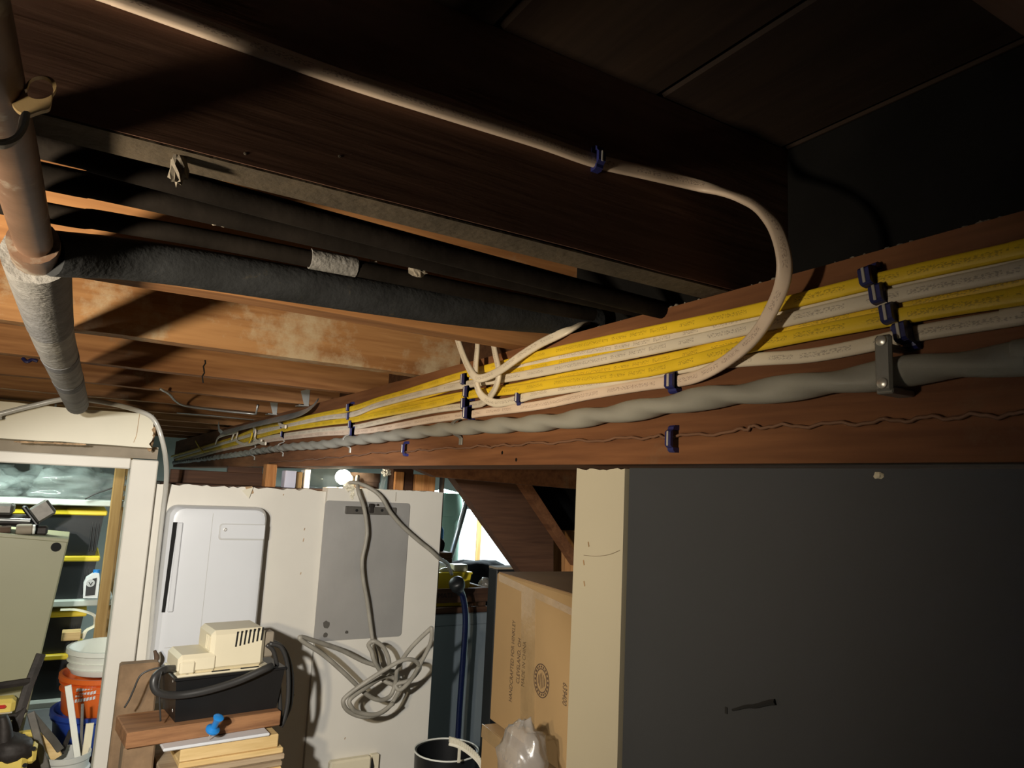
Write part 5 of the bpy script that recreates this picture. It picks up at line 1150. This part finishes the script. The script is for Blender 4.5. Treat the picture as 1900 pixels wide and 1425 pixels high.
YN = 4.15
gbn = thing('green_bin', 'tall pale green bin standing in the bright back room', 'bin', (PY(833, 1000, YN).x, YN + .1, 0))
gbx = PY(833, 980, YN).x
build('body', MB().lathe([(.10, 0), (.115, .6), (.115, PY(833, 958, YN).z)], (gbx, YN + .1, 0), (0, 0, 1), 24), 'greenbin', gbn, True, 40)
build('lid', MB().lathe([(.125, PY(833, 958, YN).z), (.13, PY(833, 950, YN).z), (.12, PY(833, 915, YN).z), (0, PY(833, 908, YN).z)], (gbx, YN + .1, 0), (0, 0, 1), 24), 'greenbin', gbn, True, 40)
tag(build('grey_conduit', MB().tube([PY(866, 930, 3.44) + (PY(822, 1085, 3.42) - PY(866, 930, 3.44)) * t for t in (PY(866, 930, 3.44).z / (PY(866, 930, 3.44).z - PY(822, 1085, 3.42).z), .5, 0)], .014, 12), 'galv', None, True), 'grey conduit leaning before the pale green bin', 'conduit')
YD = 4.9
dr = struct('door_2', loc=(PY(900, 1000, YD).x, YD, 0), label='bright white door in the back room')
dx0, dx1, dx2 = PY(838, 1000, YD).x, PY(884, 1000, YD).x, PY(960, 1000, YD).x
build('leaf', MB().cbox((dx0 - .1, YD, .01), (dx1, YD + .04, PY(880, 945, YD).z), .004), 'plastic_w2', dr)
build('wood_stile', MB().cbox((dx1 + .002, YD - .01, .01), (dx1 + .035, YD + .04, PY(880, 945, YD).z), .003), 'pine_z', dr)
build('leaf', MB().cbox((dx1 + .037, YD, .01), (dx2 + .5, YD + .04, PY(880, 945, YD).z + .3), .004), 'plastic_w2', dr)
cz_ = PY(890, 1046, 3.5).z
tag(build('black_sheet', MB().blob((PY(895, 1060, 3.5).x, 3.6, cz_ - .16), (.32, .12, .17), .12, 3, 30, 6), 'blackcloth', None, True), 'black sheet heaped in front of the bright white door', 'sheet')
bench('back_bench', 'bench under the black sheet in the back room', PY(895, 1060, 3.5).x - .35, PY(895, 1060, 3.5).x + .35, 3.45, 3.8, cz_ - .352)
tag(build('clear_bag', MB().blob(PY(899, 1085, YK + .06), (.022, .03, .03), .4, 2.4, 18, 1.4), 'bagwhite', None, True), 'small clear bag at the right end of the wooden crate', 'bag')
# black bin and cream wreath of trim at the bottom
YR = 2.25
rc = PY(828, 1400, YR); rr = .105
rb = thing('waste_bin', 'round black bin with a thin pale rim at the bottom', 'bin', (rc.x, YR, 0))
zr = PY(828, 1392, YR).z
build('body', MB().lathe([(rr * .8, .001), (rr, zr), (rr * .94, zr), (rr * .75, .02), (.001, .02)], (rc.x, YR, 0), (0, 0, 1), 32), 'blackplastic', rb, True, 40)
build('rim', MB().tube([Vector((rc.x + (rr + .001) * math.cos(a), YR + (rr + .001) * math.sin(a), zr + .002)) for a in [2 * math.pi * k / 40 for k in range(41)]], .0028, 8), 'bucketwhite', rb, True)
tr_ = thing('toothed_trim', 'cream toothed strip with a tab hanging beside the black bin', 'trim', PY(868, 1395, 2.05))
tp_ = [PY(833, 1380, 2.12), PY(850, 1385, 2.10), PY(868, 1396, 2.08), (PY(886, 1412, 2.06)), PY(896, 1430, 2.05)]
build('strip', MB().sweep(crm(tp_, 4), .010, .004, (0, -1, .3), 6), 'cream', tr_)
build('tab', MB().cbox(PY(849, 1416, 2.095), PY(856, 1386, 2.095) + Vector((0, .004, 0)), .001), 'cream', tr_)
tpp = crm(tp_, 5)
for i in range(1, len(tpp), 1):
    build('tooth', MB().cbox(tpp[i] + Vector((-.002, 0, .003)), tpp[i] + Vector((.003, .012, .020)), .001), 'cream', tr_)
# ================================================================== LAMPS OUT OF THE FRAME
def clamp_lamp(P0, aim, label):
    lm = thing('clamp_lamp', label, 'lamp', P0); ax = aim.normalized()
    build('reflector', MB().lathe([(.022, -.075), (.04, -.07), (.062, -.05), (.075, -.025), (.077, -.025), (.064, -.053), (.042, -.074), (.022, -.079)], P0, ax, 28, cap=False), 'galv', lm, True, 40)
    build('socket', MB().lathe([(.018, -.15), (.022, -.14), (.022, -.08), (0, -.077)], P0, ax, 16), 'blackplastic', lm, True, 40)
    build('stem', MB().tube([P0 - ax * .148, Vector((P0.x - ax.x * .148, P0.y - ax.y * .148, JT))], .005, 8), 'darkmetal', lm)
clamp_lamp(LAMP, LAMP_AIM, 'aluminium clamp lamp with dome reflector beside the viewer')
clamp_lamp(BAYBULB, BAY_AIM, 'aluminium clamp lamp hung under the joists left of the view')
for nm, loc, ln, lab in (('storage_tube_fixture', (-0.3, 3.0, CZ + .135), .5, 'fluorescent fixture over the storage shelves'), ('back_tube_fixture', (2.15, 4.3, CZ + .205), .9, 'fluorescent fixture in the bright back room'), ('middle_tube_fixture', (1.05, 3.5, CZ + .155), .5, 'fluorescent fixture behind the partition')):
    t = thing('tube_fixture', lab, 'light', loc)
    build('housing', MB().cbox((loc[0] - ln / 2 - .02, loc[1] - .06, loc[2]), (loc[0] + ln / 2 + .02, loc[1] + .06, loc[2] + .04), .004), 'plastic_w', t)
    for sx in (-.4, .4): build('hanger_rod', MB().box((loc[0] + sx * ln - .003, loc[1] - .003, loc[2] + .04), (loc[0] + sx * ln + .003, loc[1] + .003, JT)), 'galv', t)
